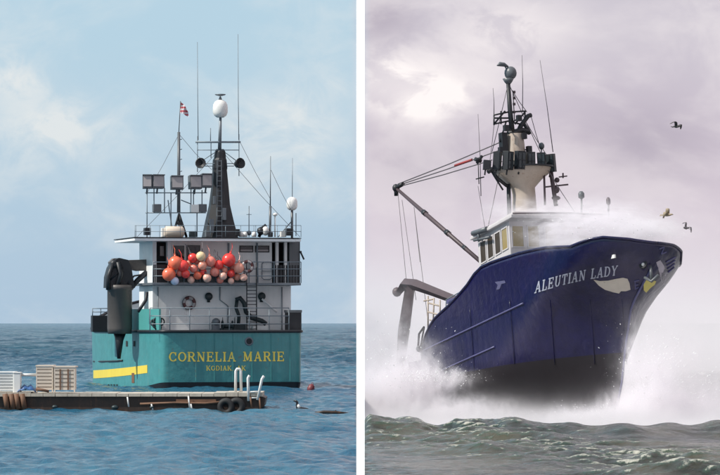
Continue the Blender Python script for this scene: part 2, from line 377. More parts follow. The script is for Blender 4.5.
# =================================================================== TEAL SHIP (left)
YAW = R(14)
M1 = Matrix.Translation((-6.98, 200.9, 0)) @ Matrix.Rotation(YAW, 4, 'Z'); I1 = M1.inverted()
def P(px, py, d):                            # point of the ship's frame seen at (px, py) on the cross-section d metres forward of the transom
    c = I1 @ CAM; r = I1.to_3x3() @ ray(px, py); t = (d - c.y) / r.y
    return c + r * t
def BX(mb, x0, y0, x1, y1, d0, d1, mi=0):    # box with its aft face spanning these picture bounds
    a = P(x0, y0, d0); b = P(x1, y1, d0); return mb.box((a.x, d0, a.z), (b.x, d1, b.z), mi)
ship = empty('fishing_ship', M1, 'teal fishing ship seen from its stern, white wheelhouse and red buoys on its rail', 'ship')

path = [(0, 0), (1.2, 0), (2.4, 0), (3.5, 0), (3.68, .04), (3.82, .14), (3.93, .32), (4.0, .6), (4.12, 1.2), (4.32, 2.4), (4.55, 4.5), (4.85, 7.5), (4.98, 11), (4.8, 16), (4.2, 20.5), (3.2, 24), (1.5, 26.4), (0, 27.4)]
def rz1(d): return 3.1 + max(0, d - 19) ** 1.6 * .06
def pl1(d): return .36 - .5 * min(1, d / 5)
lv = [1.0, .8, .55, .3, .12, 0.0]
hull = MB(); rows = []
full = [(-x, d) for x, d in reversed(path)] + path[1:]
for k in lv: rows.append([(x * (1 - .015 * (1 - k) * min(1, d / 14)), d + (.10 * (1 - k) if d < 1 else 0), pl1(d) + (rz1(d) - pl1(d)) * k) for x, d in full])
rows.append([(x * .93, d + (.3 if d < 1 else 0), -.9) for x, d in full]); rows.append([(x * .3, d + 1 if d < 20 else d - 1, -2.2) for x, d in full])
n = len(full)
for r_ in range(len(rows) - 1):
    hull.add(rows[r_] + rows[r_ + 1], [(i, i + 1, n + i + 1, n + i) for i in range(n - 1)], 0 if r_ < 5 else 1, True)
hull.add([(x, d, z - .02) for x, d, z in rows[0]], [tuple(range(n))], 2)
hb = hull.build('hull', [TEAL, BLACK, GREY], ship)
bvh1 = BVHTree.FromPolygons([Vector(v) for v in hull.v], hull.f)
def on1(px, py, off=.012):
    c = I1 @ CAM; r = (I1.to_3x3() @ ray(px, py)).normalized(); loc, nor, i, d = bvh1.ray_cast(c, r)
    if loc is None: return P(px, py, 0)
    if nor.dot(r) > 0: nor = -nor
    return loc + nor * off
def decal(polys, fn, name, mat, parent, sub=1):
    mb = MB()
    for pg in polys: mb.add([fn(*q) for q in pg], [tuple(range(len(pg)))])
    return mb.build(name, mat, parent)
# rub rail along the deck edge
rr = MB(); e = [(x * 1.008, d - .03 if d < .3 else d, z + .03) for x, d, z in rows[0]]
rr.tube(e, .085, 6); rr.build('rub_rail', BLACK, hb)
rr = MB(); e = [on1(px, py, .03) for px, py in ((94, 361.5), (102, 361.5), (110, 361.3), (118, 361), (123, 360.5))]
rr.tube(e, .05, 6); rr.build('fender_bar', BLACK, hb)
# lettering on the transom
def line1(txt, x0, x1, ytop, ybot, name, mat, par):
    polys, wd = text_polys(txt)
    def fn(a, b, q): v = on1(x0 + a / wd * (x1 - x0), ybot - b * (ybot - ytop), .02 + q); return v
    for gl in polys:
        if gl: decal(gl, fn, name, mat, par)
line1('CORNELIA', 168.5, 236.5, 352, 361.6, 'letter', GOLD, hb)
line1('MARIE', 242.5, 285, 351.7, 361.3, 'letter', GOLD, hb)
line1('KODIAK, AK', 206, 246, 365.8, 370.6, 'letter', GOLD, hb)
# yellow stripe on the port quarter
st = MB(); k = 22; up = []; dn = []
for i in range(k + 1):
    x = 93.6 + (147.5 - 93.6) * i / k; c = 374.6 - 5.4 * (i / k) ** 1.35
    up.append(on1(x, c - 4.2, .015)); dn.append(on1(x, c + 3.8, .015))
st.add(up + dn, [(i, i + 1, k + 2 + i, k + 1 + i) for i in range(k)]); st.build('yellow_stripe', YELLOW, hb)
def decal_rect(x0, y0, x1, y1, name, mat, off=.02):
    mb = MB(); mb.add([on1(x0, y0, off), on1(x1, y0, off), on1(x1, y1, off), on1(x0, y1, off)], [(0, 1, 2, 3)]); return mb.build(name, mat, hb)
for x in (127, 134.5): decal_rect(x - .9, 341, x + .9, 346.5, 'scupper', OPEN)
decal_rect(132, 373, 134.6, 383, 'rust_patch', RUSTY)
for x in (196, 214.5, 233, 252, 271, 290):                       # weld seams
    mb = MB(); mb.tube([on1(x, 334, .012), on1(x, 381, .012)], .02, 5); mb.build('weld_seam', TEAL, hb)
for i in range(9): decal_rect(94 + i * 2.8, 384.3, 95.6 + i * 2.8, 386.6, 'draft_mark', BLACK)
c = on1(249, 341.4, 0); mb = MB(); mb.torus(c, .19, .055, (0, 1, 0)); mb.lathe(c - Vector((0, .02, 0)), [(.17, 0), (.16, .03)], 18, 1, (0, -1, 0)); mb.build('hawse_hole', [GREY, OPEN], hb)
# port quarter: crane pocket bulwark and raised locker
mb = MB(); BX(mb, 92.5, 315.5, 109, 332, 8.2, 8.8); mb.build('bulwark_block', BLACK, ship, .03)
mb = MB(); bp = [(-3.97, .45), (-4.0, .6), (-4.12, 1.2), (-4.32, 2.4), (-4.5, 3.9), (-4.62, 5.2)]
for (xa_, da), (xb_, db) in zip(bp, bp[1:]): mb.add([(xa_, da, 3.14), (xb_, db, 3.14), (xb_, db, 4.36), (xa_, da, 4.36), (xa_ + .1, da, 3.14), (xb_ + .1, db, 3.14), (xb_ + .1, db, 4.36), (xa_ + .1, da, 4.36)], [(0, 1, 2, 3), (5, 4, 7, 6), (3, 2, 6, 7), (0, 3, 7, 4), (1, 5, 6, 2)])
mb.build('bulwark_panel', LIFT, ship)
mb = MB(); BX(mb, 289.5, 312.5, 301.5, 332, .35, 1.5); BX(mb, 289, 310, 302, 312.6, .3, 1.55, 1); mb.build('bulwark_block', [BLACK, LAMP], ship)  # starboard bulwark corner; the shadow on it is put in as black
def rail(x0, x1, ys_, d, ybase, name='railing', step=21, mat=RAIL, r=.028, xs=None, par=None):
    mb = MB()
    for yy in ys_: mb.tube([P(x0, yy, d), P(x1, yy, d)], r, 6)
    xs = xs or [x0 + (x1 - x0) * i / max(1, round((x1 - x0) / step)) for i in range(max(1, round((x1 - x0) / step)) + 1)]
    for x in xs: mb.tube([P(x, ys_[0], d), P(x, ybase, d)], r, 6)
    return mb.build(name, mat, par or ship)
rail(150, 289, (308, 316, 324), .35, 332)
rail(92.5, 109, (308.5, 312), 8.3, 316, step=8)
# house, lower level
hl = MB(); BX(hl, 152.5, 285.5, 291, 331.5, 2.6, 6.6)
house = hl.build('deckhouse', WHITE, ship, .02)
mb = MB(); BX(mb, 152.5, 282.6, 301, 285.4, .9, 6.9); plat = mb.build('balcony_deck', GREY, ship, .015)
# details on the lower wall
def wallbox(x0, y0, x1, y1, d, t, name, mat, par): mb = MB(); BX(mb, x0, y0, x1, y1, d, d + t); return mb.build(name, mat, par, .012)
for (x, y, r_) in ((208.5, 296.5, 4.0), (261.5, 296.3, 4.0)):
    c = P(x, y, 2.55); mb = MB(); mb.lathe(c, [(.2, 0), (.22, .08), (.2, .14), (.06, .15)], 18, 0, (0, -1, 0)); mb.tube([c, c + Vector((0, 0, -.32))], .09, 8); mb.build('vent_cowl', HOSE, house)
mb = MB(); mb.tube([P(*q, 2.3) for q in ((262, 299), (267, 303), (272, 308), (277, 312))], .06, 8); mb.build('discharge_pipe', WHITE, house)
mb = MB(); mb.tube([P(*q, 2.2) for q in ((236, 300), (240, 298), (244, 303), (246, 312), (252, 318), (262, 321), (266, 324))], .13, 8)
mb.tube([P(*q, 2.2) for q in ((237, 300), (236, 308), (239, 316), (238, 331))], .10, 8); mb.build('cargo_davit', HOSE, ship)
mb = MB()
for x in (246.8, 256.5): mb.tube([P(x, 262, 2.0 if False else .8), P(x, 331, .8)], .035, 6)
for i in range(13): y = 287 + i * 3.5; mb.tube([P(246.8, y, .8), P(256.5, y, .8)], .022, 5)
mb.build('ladder', BLACK, ship)
# winch and deck gear behind the stern rail
mb = MB(); c = P(222, 326, 1.5); mb.lathe(c, [(.3, 0), (.3, .05), (.15, .06), (.15, .55), (.3, .56), (.3, .6)], 16, 0, (1, 0, 0)); mb.box((c.x - .1, 1.3, 3.1), (c.x + .75, 1.8, 3.3))
for dx in (.02, .7): mb.prism([(c.x + dx - .05, 3.1), (c.x + dx + .05, 3.1), (c.x + dx, 3.9)], 1.35, 1.5)
mb.build('winch', HOSE, ship)
mb = MB(); c = P(216, 322, 1.7); mb.ball(c, .24, 12, 0, (1, 1, .9)); mb.box((c.x - .2, 1.6, 3.1), (c.x + .2, 2, c.z)); mb.build('winch_motor', GREY, ship)
wallbox(253, 326, 268, 331.5, 1.2, .6, 'deck_box', BINW, ship)
wallbox(228, 324, 246, 331.5, 1.6, .5, 'deck_box', HOSE, ship)
mb = MB(); c = P(156, 323, 1.0)
for i in range(7): mb.torus(c + Vector((random.uniform(-.12, .3), random.uniform(-.1, .1), random.uniform(-.3, .15))), .20, .04, (random.uniform(-.4, .4), 1, random.uniform(-.4, .4)), 14, 5)
mb.build('rope_coil', HOSE, ship)
# upper level
ub = MB(); BX(ub, 171, 241.5, 272, 283, 2.6, 6.5); up_h = ub.build('wheelhouse', WHITE, ship, .02)
mb = MB(); BX(mb, 152.5, 241.5, 171, 283, 3.4, 6.5); mb.build('side_bay', OPEN, up_h)  # solid box; the shade of the open recess is its near-black colour
mb = MB(); BX(mb, 152.5, 241.5, 156.5, 283, 2.5, 6.45); mb.build('corner_post', WHITE, up_h)
mb = MB(); BX(mb, 167.5, 241.5, 171.2, 263, 2.55, 3.0); mb.build('corner_post', WHITE, up_h)
mb = MB(); BX(mb, 272, 241.5, 300, 283, 4.2, 6.45); mb.build('side_bay', OPEN, up_h)  # starboard side alley, its shade likewise put into the near-black colour
for x in (276, 284.5): mb = MB(); BX(mb, x, 241.5, x + 2.6, 283, 2.5, 2.75); mb.build('corner_post', WHITE, up_h)
mb = MB(); BX(mb, 289.5, 241.5, 299, 283, 2.4, 4.1); mb.build('vent_trunk', LAMP, up_h)
wallbox(160, 246, 164, 256, 3.3, .08, 'porthole', LENS, up_h)
def window(x0, y0, x1, y1, d, par, glass=GLASS, frame=WHITE, fw=.9):
    mb = MB(); BX(mb, x0 - fw, y0 - fw, x1 + fw, y0, d - .06, d + .02); BX(mb, x0 - fw, y1, x1 + fw, y1 + fw, d - .06, d + .02)
    BX(mb, x0 - fw, y0, x0, y1, d - .06, d + .02); BX(mb, x1, y0, x1 + fw, y1, d - .06, d + .02); f = mb.build('window', frame, par)
    mb = MB(); BX(mb, x0, y0, x1, y1, d - .02, d + .015); o = mb.build('pane', glass, par); o.parent = par; return f
window(173, 245.5, 184.5, 262, 2.6, up_h); window(187.5, 246, 199.5, 262, 2.6, up_h, frame=LAMP)
window(240.5, 246.5, 252.5, 251.5, 2.6, up_h, frame=BLACK); window(256, 246.5, 268.5, 251.5, 2.6, up_h, frame=BLACK)
wallbox(240.5, 249.6, 252.5, 251.4, 2.56, .02, 'blind', LENS, up_h); wallbox(256, 249.6, 268.5, 251.4, 2.56, .02, 'blind', LENS, up_h)
mb = MB(); mb.tube([P(*q, 2.5) for q in ((262, 263.5), (264, 262), (270, 262), (272, 263.5), (272, 278), (270, 279.5), (264, 279.5), (262, 278), (262, 263.5))], .025, 6); mb.build('door', RAIL, up_h)
mb = MB(); mb.tube([P(262, 271, 2.48), P(272, 271, 2.48)], .02, 6); mb.build('door_bar', RAIL, up_h)
rail(153, 301, (262, 269, 276), 1.0, 283, 'balcony_railing', xs=[153, 168, 184, 200, 216, 232, 249, 258, 274, 288, 301])
for a, b in ((153.5, 167), (274.5, 300)):
    mb = MB(); k = 9
    for i in range(k): mb.box((P(a + (b - a) * i / k, 0, 1.06).x, 1.06, P(0, 264, 1.06).z), (P(a + (b - a) * (i + .7) / k, 0, 1.06).x, 1.08, P(0, 282.8, 1.06).z))
    mb.build('rail_screen', BLACK, ship)
mb = MB(); BX(mb, 168, 274, 246, 282.6, 1.06, 1.1); mb.build('rail_screen', HOSE, ship)
# roof
mb = MB(); BX(mb, 134.5, 238, 301, 241.6, .8, 6.9); roof = mb.build('roof', [WHITE], ship, .02)
mb = MB(); BX(mb, 134, 236.9, 301.5, 238.6, .74, 7.0); mb.build('roof_edge', BLACK, roof)
rail(135, 301, (225.5, 231.5), .95, 237, 'roof_railing', step=15, r=.016, par=ship)
rail(136, 301, (225.5, 231.5), 6.6, 237, 'roof_railing', step=24, r=.014, par=ship)
mb = MB(); mb.tube([P(300.5, 252, 2.2), P(304, 259.5, 2.2)], .05, 6); mb.tube([P(299.5, 252, 2.2), P(301.5, 252, 2.2)], .07, 6); mb.build('horn', BLACK, ship)
# the black mast
mb = MB()
prof = [(238, 203.5, 236.5), (222, 206.5, 232.5), (205, 210, 229), (188, 212, 227.8), (170, 213.2, 226.2), (168, 213, 226.6), (160, 213.5, 226), (158, 214.5, 225.3), (152, 215, 225), (149, 216.5, 223.5)]
ring = []
for (y, a, b) in prof:
    A = P(a, y, 3.2); B = P(b, y, 3.2); hw = (B.x - A.x) / 2; cx = (A.x + B.x) / 2
    ring.append([(cx - hw, 3.2 - hw * .55, A.z), (cx - hw * .35, 3.2 - hw * .95, A.z), (cx + hw * .35, 3.2 - hw * .95, A.z), (cx + hw, 3.2 - hw * .55, A.z), (cx + hw, 3.2 + hw * .6, A.z), (cx - hw, 3.2 + hw * .6, A.z)])
for i in range(len(ring) - 1): mb.add(ring[i] + ring[i + 1], [(j, (j + 1) % 6, 6 + (j + 1) % 6, 6 + j) for j in range(6)])
mb.add(ring[-1], [(0, 1, 2, 3, 4, 5)]); mast = mb.build('mast', BLACK, ship)
D = 3.0
mb = MB(); mb.bars([(P(195.5, 142, D), P(240.5, 142, D))], .06); mb.bars([(P(197, 150, D), P(239, 150, D)), (P(203, 163.5, D), P(237, 163.5, D)), (P(200, 162, D), P(214, 153, D)), (P(238, 162, D), P(226, 153, D)), (P(205, 166, D), P(213, 166, D)), (P(226, 166, D), P(234, 166, D)),
    (P(197.5, 172, D), P(197.5, 136, D)), (P(239, 176, D), P(239, 134, D)), (P(211, 142, D), P(211, 158, D)), (P(210.5, 128, D), P(210.5, 142, D))], .025); mb.build('cross_arm', RAIL, mast)
for x, top in ((197.7, 42), (238.3, 34)): mb = MB(); mb.tube([P(x + .5, 140, D), P(x, 100, D), P(x - .3, top, D)], .022, 6, r2=.014); mb.build('whip_antenna', GREY, mast)
for x, s_ in ((201, 1), (238, -1)):
    c = P(x, 167, D); ax = Vector((s_ * .35 * -1, -.4, -.5)).normalized(); mb = MB()
    mb.lathe(c - ax * .2, [(.10, 0), (.2, .1), (.30, .42), (.30, .47), (.25, .44), (.0, .2)], 14, 0, (-s_ * .25, -.55, .10)); mb.build('floodlight', BLACK, mast)
mb = MB(); c = P(220, 149, D); mb.tube([c, P(220.5, 114, D)], .085, 8, r2=.07); mb.tube([P(218.3, 149, D), P(219.6, 120, D)], .03, 6); mb.build('radome_pole', GREY, mast)
def radome(px, py, wpx, hpx, d, par, name='radome', mat=RADOME):
    c = P(px, py + hpx / 2, d); r_ = wpx / 2 / 18.1; h = hpx / 18.1; mb = MB()
    mb.lathe(c, [(r_ * .45, 0), (r_ * .8, h * .1), (r_, h * .28), (r_, h * .55), (r_ * .95, h * .72), (r_ * .75, h * .88), (r_ * .4, h * .97), (0, h)], 20); return mb.build(name, mat, par)
radome(220.3, 108.5, 15, 18, D, mast)
mb = MB(); c = P(220.3, 99.5, D); mb.lathe(c, [(.10, 0), (.06, .12), (.02, .18), (.25, .24), (.30, .26), (.30, .30), (.2, .31)], 14); mb.build('gps_antenna', GREY, mast)
mb = MB()
for i in range(16): y = 236 - i * 5; t = i / 15; mb.tube([P(216.5 + t * .8, y, 2.1 + t * .6), P(222 - t * .6, y, 2.1 + t * .6)], .022, 5)
for q in (0, 1): mb.tube([P(216.5 + q * 5.5, 238, 2.1), P(217.3 + q * 4.1, 160, 2.7)], .022, 5)
mb.build('mast_ladder', GREY, mast)
for x, y, w_, h_ in ((212, 226, 4, 14), (224.5, 214, 3.4, 12), (214.5, 200, 2.4, 8)):
    mb = MB(); BX(mb, x - w_ / 2, y - h_ / 2, x + w_ / 2, y + h_ / 2, 2.25, 2.4); mb.build('cable_box', GREY, mast, .01)
# light gantry
mb = MB()
mb.bars([(P(145, 192.8, 2), P(207, 192.8, 2)), (P(145.5, 212.8, 2), P(206, 212.8, 2)), (P(147, 193, 2), P(147, 237, 2)), (P(154, 186, 2), P(154, 213, 2)), (P(164.5, 188, 2), P(164.5, 213, 2)), (P(171, 193, 2), P(171, 237, 2)), (P(191, 188, 2), P(191, 213, 2)), (P(193.5, 190, 2), P(193.5, 213, 2)), (P(202, 190, 2), P(202, 213, 2)), (P(197, 213, 2), P(197, 237, 2)),
    (P(147, 212.8, 4.5), P(147, 237, 4.5)), (P(147, 212.8, 2), P(147, 212.8, 4.5)), (P(197, 212.8, 2), P(200, 212.8, 4.5)), (P(181, 200, 2), P(191, 204, 2)), (P(172, 228, 2), P(168, 200, 2))], .032); gan = mb.build('light_gantry', RAIL, ship)
for x, y, w_ in ((147.3, 182, 9.5), (157.5, 182, 12.5), (176.8, 183, 12.5), (195, 182.5, 12.5), (206, 181, 11)):
    c = P(x, y, 1.8); hw = w_ / 2 / 18.1; mb = MB(); rot = Matrix.Rotation(random.uniform(-.35, .2), 3, 'Z') @ Matrix.Rotation(-.1, 3, 'X')
    mb.obox(c, (hw, .18, .36), rot, 0); mb.obox(c + rot @ Vector((0, -.2, .02)), (hw * .86, .03, .30), rot, 1); mb.obox(c + rot @ Vector((0, -.1, .36)), (hw, .22, .03), rot, 0)
    mb.tube([c + Vector((0, 0, -.3)), c + Vector((0, .2, -.62))], .05, 6); mb.build('floodlight', [LAMP, LENS], gan, .01)
for x, y in ((157.5, 208), (195, 208.5), (203, 208)):
    mb = MB(); BX(mb, x - 4, y - 4, x + 4, y + 4, 1.8, 2.2); mb.build('junction_box', [LAMP if x != 195 else RADOME], gan, .03)
mb = MB(); mb.tube([P(178.7, 213, 2.2), P(178.8, 132, 2.2)], .10, 8, r2=.08); mb.tube([P(178.8, 133, 2.2), P(180.5, 101, 2.2)], .025, 6)
for y in (140, 150, 160, 172): mb.tube([P(178.8, y, 2.2), P(182, y - 1, 2.2)], .02, 5)
pole = mb.build('flagpole', LAMP, ship)
mb = MB(); k = 8; g = []
for i in range(k + 1):
    for j in range(5): x = 180.6 + i * .95; g.append(P(x, 101 + .012 * i * i * 4 + j * 3.0 - (j * i * .05) + (i * .9 if j < 2 else i * .35), 2.2) + Vector((0, .10 * math.sin(i * 1.1 + j * .5), 0)))
mb.add(g, [(i * 5 + j, (i + 1) * 5 + j, (i + 1) * 5 + j + 1, i * 5 + j + 1) for i in range(k) for j in range(4)], 0, True)
FLAG = bpy.data.materials.new('flag_cloth'); FLAG.use_nodes = True; n_ = FLAG.node_tree; tcx = n_.nodes.new('ShaderNodeTexCoord'); sx = n_.nodes.new('ShaderNodeSeparateXYZ'); n_.links.new(tcx.outputs['Object'], sx.inputs[0])
stp = M(n_, 'GREATER_THAN', M(n_, 'FRACT', M(n_, 'MULTIPLY', sx.outputs[2], 5.0)), .5); n_.links.new(MIX(n_, stp, (.55, .10, .12), (.72, .66, .68)), n_.nodes['Principled BSDF'].inputs['Base Color'])
mb.build('flag', FLAG, pole)
mb = MB(); t = P(179, 214, 2.4)
for x in (172.5, 186.5): mb.tube([t, P(x, 237, 2.0)], .07, 6)
mb.tube([t, P(180, 237, 3.6)], .07, 6); mb.prism([(P(176, 222, 2.2).x, P(176, 222, 2.2).z), (P(183, 222, 2.2).x, P(183, 222, 2.2).z), (P(186, 236, 2.2).x, P(186, 236, 2.2).z), (P(181, 229, 2.2).x, P(181, 229, 2.2).z)], 2.2, 2.3); mb.build('tripod', BLACK, ship)
mb = MB(); c = P(174, 232, 1.6); mb.tube([c + Vector((-.55, 0, 0)), c + Vector((-.45, 0, 0)), c + Vector((.45, 0, 0)), c + Vector((.55, 0, 0))], [.2, .32, .32, .2], 14); mb.box((c.x - .45, 1.4, c.z - .42), (c.x + .45, 1.8, c.z - .28)); mb.build('life_raft_canister', BIN, ship)
for x, y, w_ in ((148, 231.5, 6), (290, 232, 6.5)): mb = MB(); BX(mb, x - w_ / 2, y - 3.8, x + w_ / 2, y + 3.5, 1.2, 1.7); mb.build('equipment_box', BLACK, ship, .03)
for a, b, d in (((219, 150), (137, 237), 3.5), ((221, 150), (300, 237), 3.5), ((179, 134), (147, 193), 2.2), ((179, 134), (212, 170), 2.6), ((240, 142), (271, 200), 2.5), ((271, 170), (292, 212), 2.5)):
    mb = MB(); mb.tube([P(*a, d), P((a[0] + b[0]) / 2, (a[1] + b[1]) / 2 + 1.5, d), P(*b, d)], .012, 5); mb.build('stay_wire', ROPE, ship)
for x0, y0, x1, y1, d, mt in ((236, 229, 240, 236, 1.5, BLACK), (206, 230, 210, 237, 1.5, LAMP), (162, 228, 165.5, 237, 1.6, BINW), (190, 231, 197, 237, 1.5, HOSE), (281, 231, 286, 237, 1.5, BINW), (269, 232, 273, 237, 1.4, BLACK)):
    mb = MB(); BX(mb, x0, y0, x1, y1, d, d + .35); mb.build('equipment_box', mt, ship, .03)
for x0, x1, y0 in ((174, 176, 268), (196, 197.4, 266), (256.5, 258, 243), (228, 229.5, 243)):
    mb = MB(); BX(mb, x0, y0, x1, 283, 2.5, 2.58); mb.build('wall_pipe', RAIL, up_h)
for pts in (((158, 287), (158, 331)), ((282, 287), (282, 331)), ((220, 287), (220, 300), (228, 306), (228, 331))):
    mb = MB(); mb.tube([P(*q, 2.52) for q in pts], .03, 6); mb.build('wall_pipe', RAIL, house)
# masts on the starboard side of the roof
mb = MB(); mb.tube([P(292, 238, 3), P(292, 209, 3)], .07, 8); rp = mb.build('radome_pole', LAMP, ship)
radome(292, 203.5, 11, 13.5, 3, rp); mb = MB(); mb.tube([P(292.3, 198, 3.1), P(292.5, 158, 3.1)], .022, 6, r2=.012); mb.build('whip_antenna', GREY, rp)
mb = MB(); mb.tube([P(296, 236, 3), P(296, 213, 3)], .025, 6); mb.build('whip_antenna', GREY, rp)
mb = MB(); mb.tube([P(270, 237, 2), P(270.3, 206, 2)], .07, 8); mb.tube([P(270.3, 206, 2), P(270.6, 156, 2)], .035, 6, r2=.015); mb.build('whip_antenna', LAMP, ship)
mb = MB(); mb.tube([P(249, 237, 2), P(249, 206, 2)], .025, 6); mb.tube([P(246.5, 214.5, 2), P(251.5, 214.5, 2)], .015, 6); mb.ball(P(249, 233, 2), .14, 10); mb.build('whip_antenna', GREY, ship)
mb = MB(); mb.tube([P(275, 237, 2), P(275, 216, 2)], .04, 6); mb.lathe(P(275, 216, 2), [(.08, 0), (.14, .05), (.14, .12), (.05, .18)], 12); mb.build('gps_antenna', RADOME, ship)
mb = MB(); mb.tube([P(278, 237, 2.5), P(291, 222, 3)], .03, 6); mb.build('stay_bar', GREY, ship)
mb = MB(); mb.tube([P(259, 237, 2), P(262, 228, 2), P(266, 225, 2)], .09, 8); mb.lathe(P(261, 231, 1.9), [(.1, -.2), (.22, -.1), (.22, .1), (.1, .15)], 12, 0, (1, 0, .6)); sl = mb.build('searchlight', BLACK, ship)
mb = MB(); mb.ball(P(265.5, 231, 1.8), .2, 12, 0, (1, 1, 1.3)); mb.build('searchlight_cover', RADOME, sl)
for x in (241, 245, 254): mb = MB(); mb.lathe(P(x, 237, 1.8), [(.12, 0), (.14, .15), (.08, .28), (.02, .3)], 12); mb.build('roof_vent', RADOME, ship)
# folded deck crane on the port quarter
D = 4.2
mb = MB(); a, b = P(107.5, 285, D), P(132.5, 285, D); cx = (a.x + b.x) / 2; r_ = (b.x - a.x) / 2
z0, z1, z2, z3 = P(0, 359, D).z, P(0, 336, D).z, P(0, 334, D).z, a.z
cy = D + .1
mb.lathe((cx, cy, z2), [(r_ * .93, 0), (r_ * .98, .3), (r_ * .98, z3 - z2 - .3), (r_ * 1.08, z3 - z2 - .25), (r_ * 1.08, z3 - z2)], 24); crane = mb.build('deck_crane', DARK, ship)
mb = MB(); mb.tube([(cx, 0 + cy, z2), (cx - .05, cy - .2, z1 - .25), (cx - .1, cy - .3, z0)], [.34, .22, .1], 10); mb.build('crane_tip', BLACK, crane)
mb = MB(); mb.prism([(P(x, y, D).x, P(x, y, D).z) for x, y in ((105, 288), (105.5, 277), (108, 268), (112, 261), (118, 258), (127, 260), (130.5, 268), (132, 278), (134, 288))], D - .35, D + .5); mb.tube([P(108, 290, D - .4), P(108.5, 276, D - .4), P(113, 264, D - .4)], .12, 8); mb.tube([P(117, 288, D - .45), P(121, 274, D - .45), P(118, 262, D - .45)], .14, 8); mb.lathe(P(114, 264, D - .2), [(.22, 0), (.22, .25), (.1, .3)], 14, 0, (0, -1, 0)); mb.tube([P(128, 284, D - .4), P(134, 276, D - .2), P(146, 274, D)], .05, 6)
mb.tube([P(129, 290, D), P(138, 280, D), P(147, 272, D)], .15, 8); mb.tube([P(110, 280, D - .3), P(123, 268, D - .3)], .08, 6); mb.build('crane_knuckle', BLACK, crane)
mb = MB(); c0, c1 = P(113, 265, D), P(160, 266, D + 1)
mb.prism([(P(110, 262, D).x, P(110, 262, D).z), (P(114, 258.3, D).x, P(114, 258.3, D).z), (P(121, 258, D).x, P(121, 258, D).z), (P(128, 260, D).x, P(128, 260, D).z), (P(160, 259, D).x, P(160, 259, D).z), (P(160, 270, D).x, P(160, 270, D).z), (P(138, 271, D).x, P(138, 271, D).z), (P(124, 268, D).x, P(124, 268, D).z), (P(112, 270, D).x, P(112, 270, D).z)], D + .1, D + .7); mb.build('crane_arm', DARK, crane, .03)
mb = MB(); mb.tube([P(138, 312, 1.8), P(142, 306, 1.8), P(146, 300, 1.8), P(147, 292, 1.8)], .09, 8); mb.build('vent_pipe', BLACK, ship)

# things hanging on the ship
def world1(v): return M1 @ v
BC = {'red': (.78, .055, .045), 'orange': (.80, .16, .08), 'salmon': (.80, .24, .18), 'peach': (.82, .34, .24), 'pale': (.80, .46, .36), 'blue': (.55, .60, .75), 'cream': (.80, .62, .36)}
BMAT = {k: paint('buoy_' + k, v, .32, .14, .12, coat=.3, nscale=4, rustc=(.35, .08, .05)) for k, v in BC.items()}
BUOYS = [(175.5, 263, 7, 'orange', 'large orange buoy at the upper left of the buoy bunch, over its leftmost one'), (169, 274.5, 6.8, 'orange', 'large orange buoy, leftmost of the bunch on the balcony rail'),
 (183, 266, 6, 'red', 'red buoy just right of the upper large orange one'), (192.8, 258, 4.8, 'red', 'small red buoy on top of the bunch, left of the cream one'), (200.8, 256.3, 4.8, 'cream', 'cream yellow buoy highest on the bunch'),
 (202.3, 265.5, 4.6, 'peach', 'peach buoy hanging right under the cream yellow one'), (210.5, 261.5, 5.4, 'salmon', 'salmon pink buoy between the cream one and the red ones'), (193.7, 268.5, 4.2, 'salmon', 'small salmon buoy in the middle row below the small red one'),
 (207, 278, 4.4, 'pale', 'pale coral buoy low on the rail left of the centre of the bunch'), (218.8, 265, 4.8, 'red', 'medium red buoy touching the biggest bright red one on its left'), (228.8, 260, 6.8, 'red', 'biggest bright red buoy near the right end of the bunch'),
 (238.7, 268, 5.4, 'peach', 'peach buoy at the right end of the bunch beside the dark life ring'), (231, 273.5, 4, 'red', 'small red buoy directly below the biggest bright red one'), (223, 276, 4, 'pale', 'small pale buoy below the medium red one'),
 (214.8, 272, 4.8, 'salmon', 'salmon buoy in the middle of the lower row'), (174.8, 281, 4.2, 'blue', 'bluish white buoy low on the left under the large orange ones'), (185.6, 274, 4.4, 'red', 'small dark red buoy in the lower row under the left red one'),
 (243.5, 277.5, 3.8, 'pale', 'pale buoy low at the right end under the life ring'), (197.6, 275.5, 4.2, 'orange', 'small orange buoy in the lower row right of the dark red one'), (231, 281, 3.2, 'pale', 'tiny pale buoy at the very bottom right of the bunch')]
BEHIND = [(180, 273, 'salmon', 'between the leftmost orange one and the dark red one'), (189, 263, 'peach', 'in the gap left of the small red top one'), (197, 261, 'salmon', 'under the cream yellow one on its left side'),
 (214, 265.5, 'pale', 'between the peach one under the cream and the medium red one'), (224, 270, 'peach', 'between the medium red and the biggest red one'), (233, 267, 'salmon', 'just left of the peach one near the life ring'),
 (220, 280, 'salmon', 'on the bottom edge below the middle pale one'), (191, 280, 'pale', 'on the bottom edge left of the small orange one'), (203, 272, 'red', 'beneath the peach one in the centre left'), (237, 277, 'peach', 'below the big peach one at the right end')]
for x, y, cname, where in BEHIND: BUOYS.append((x, y, 3.7, cname, 'small %s buoy tucked %s' % (cname, where)))
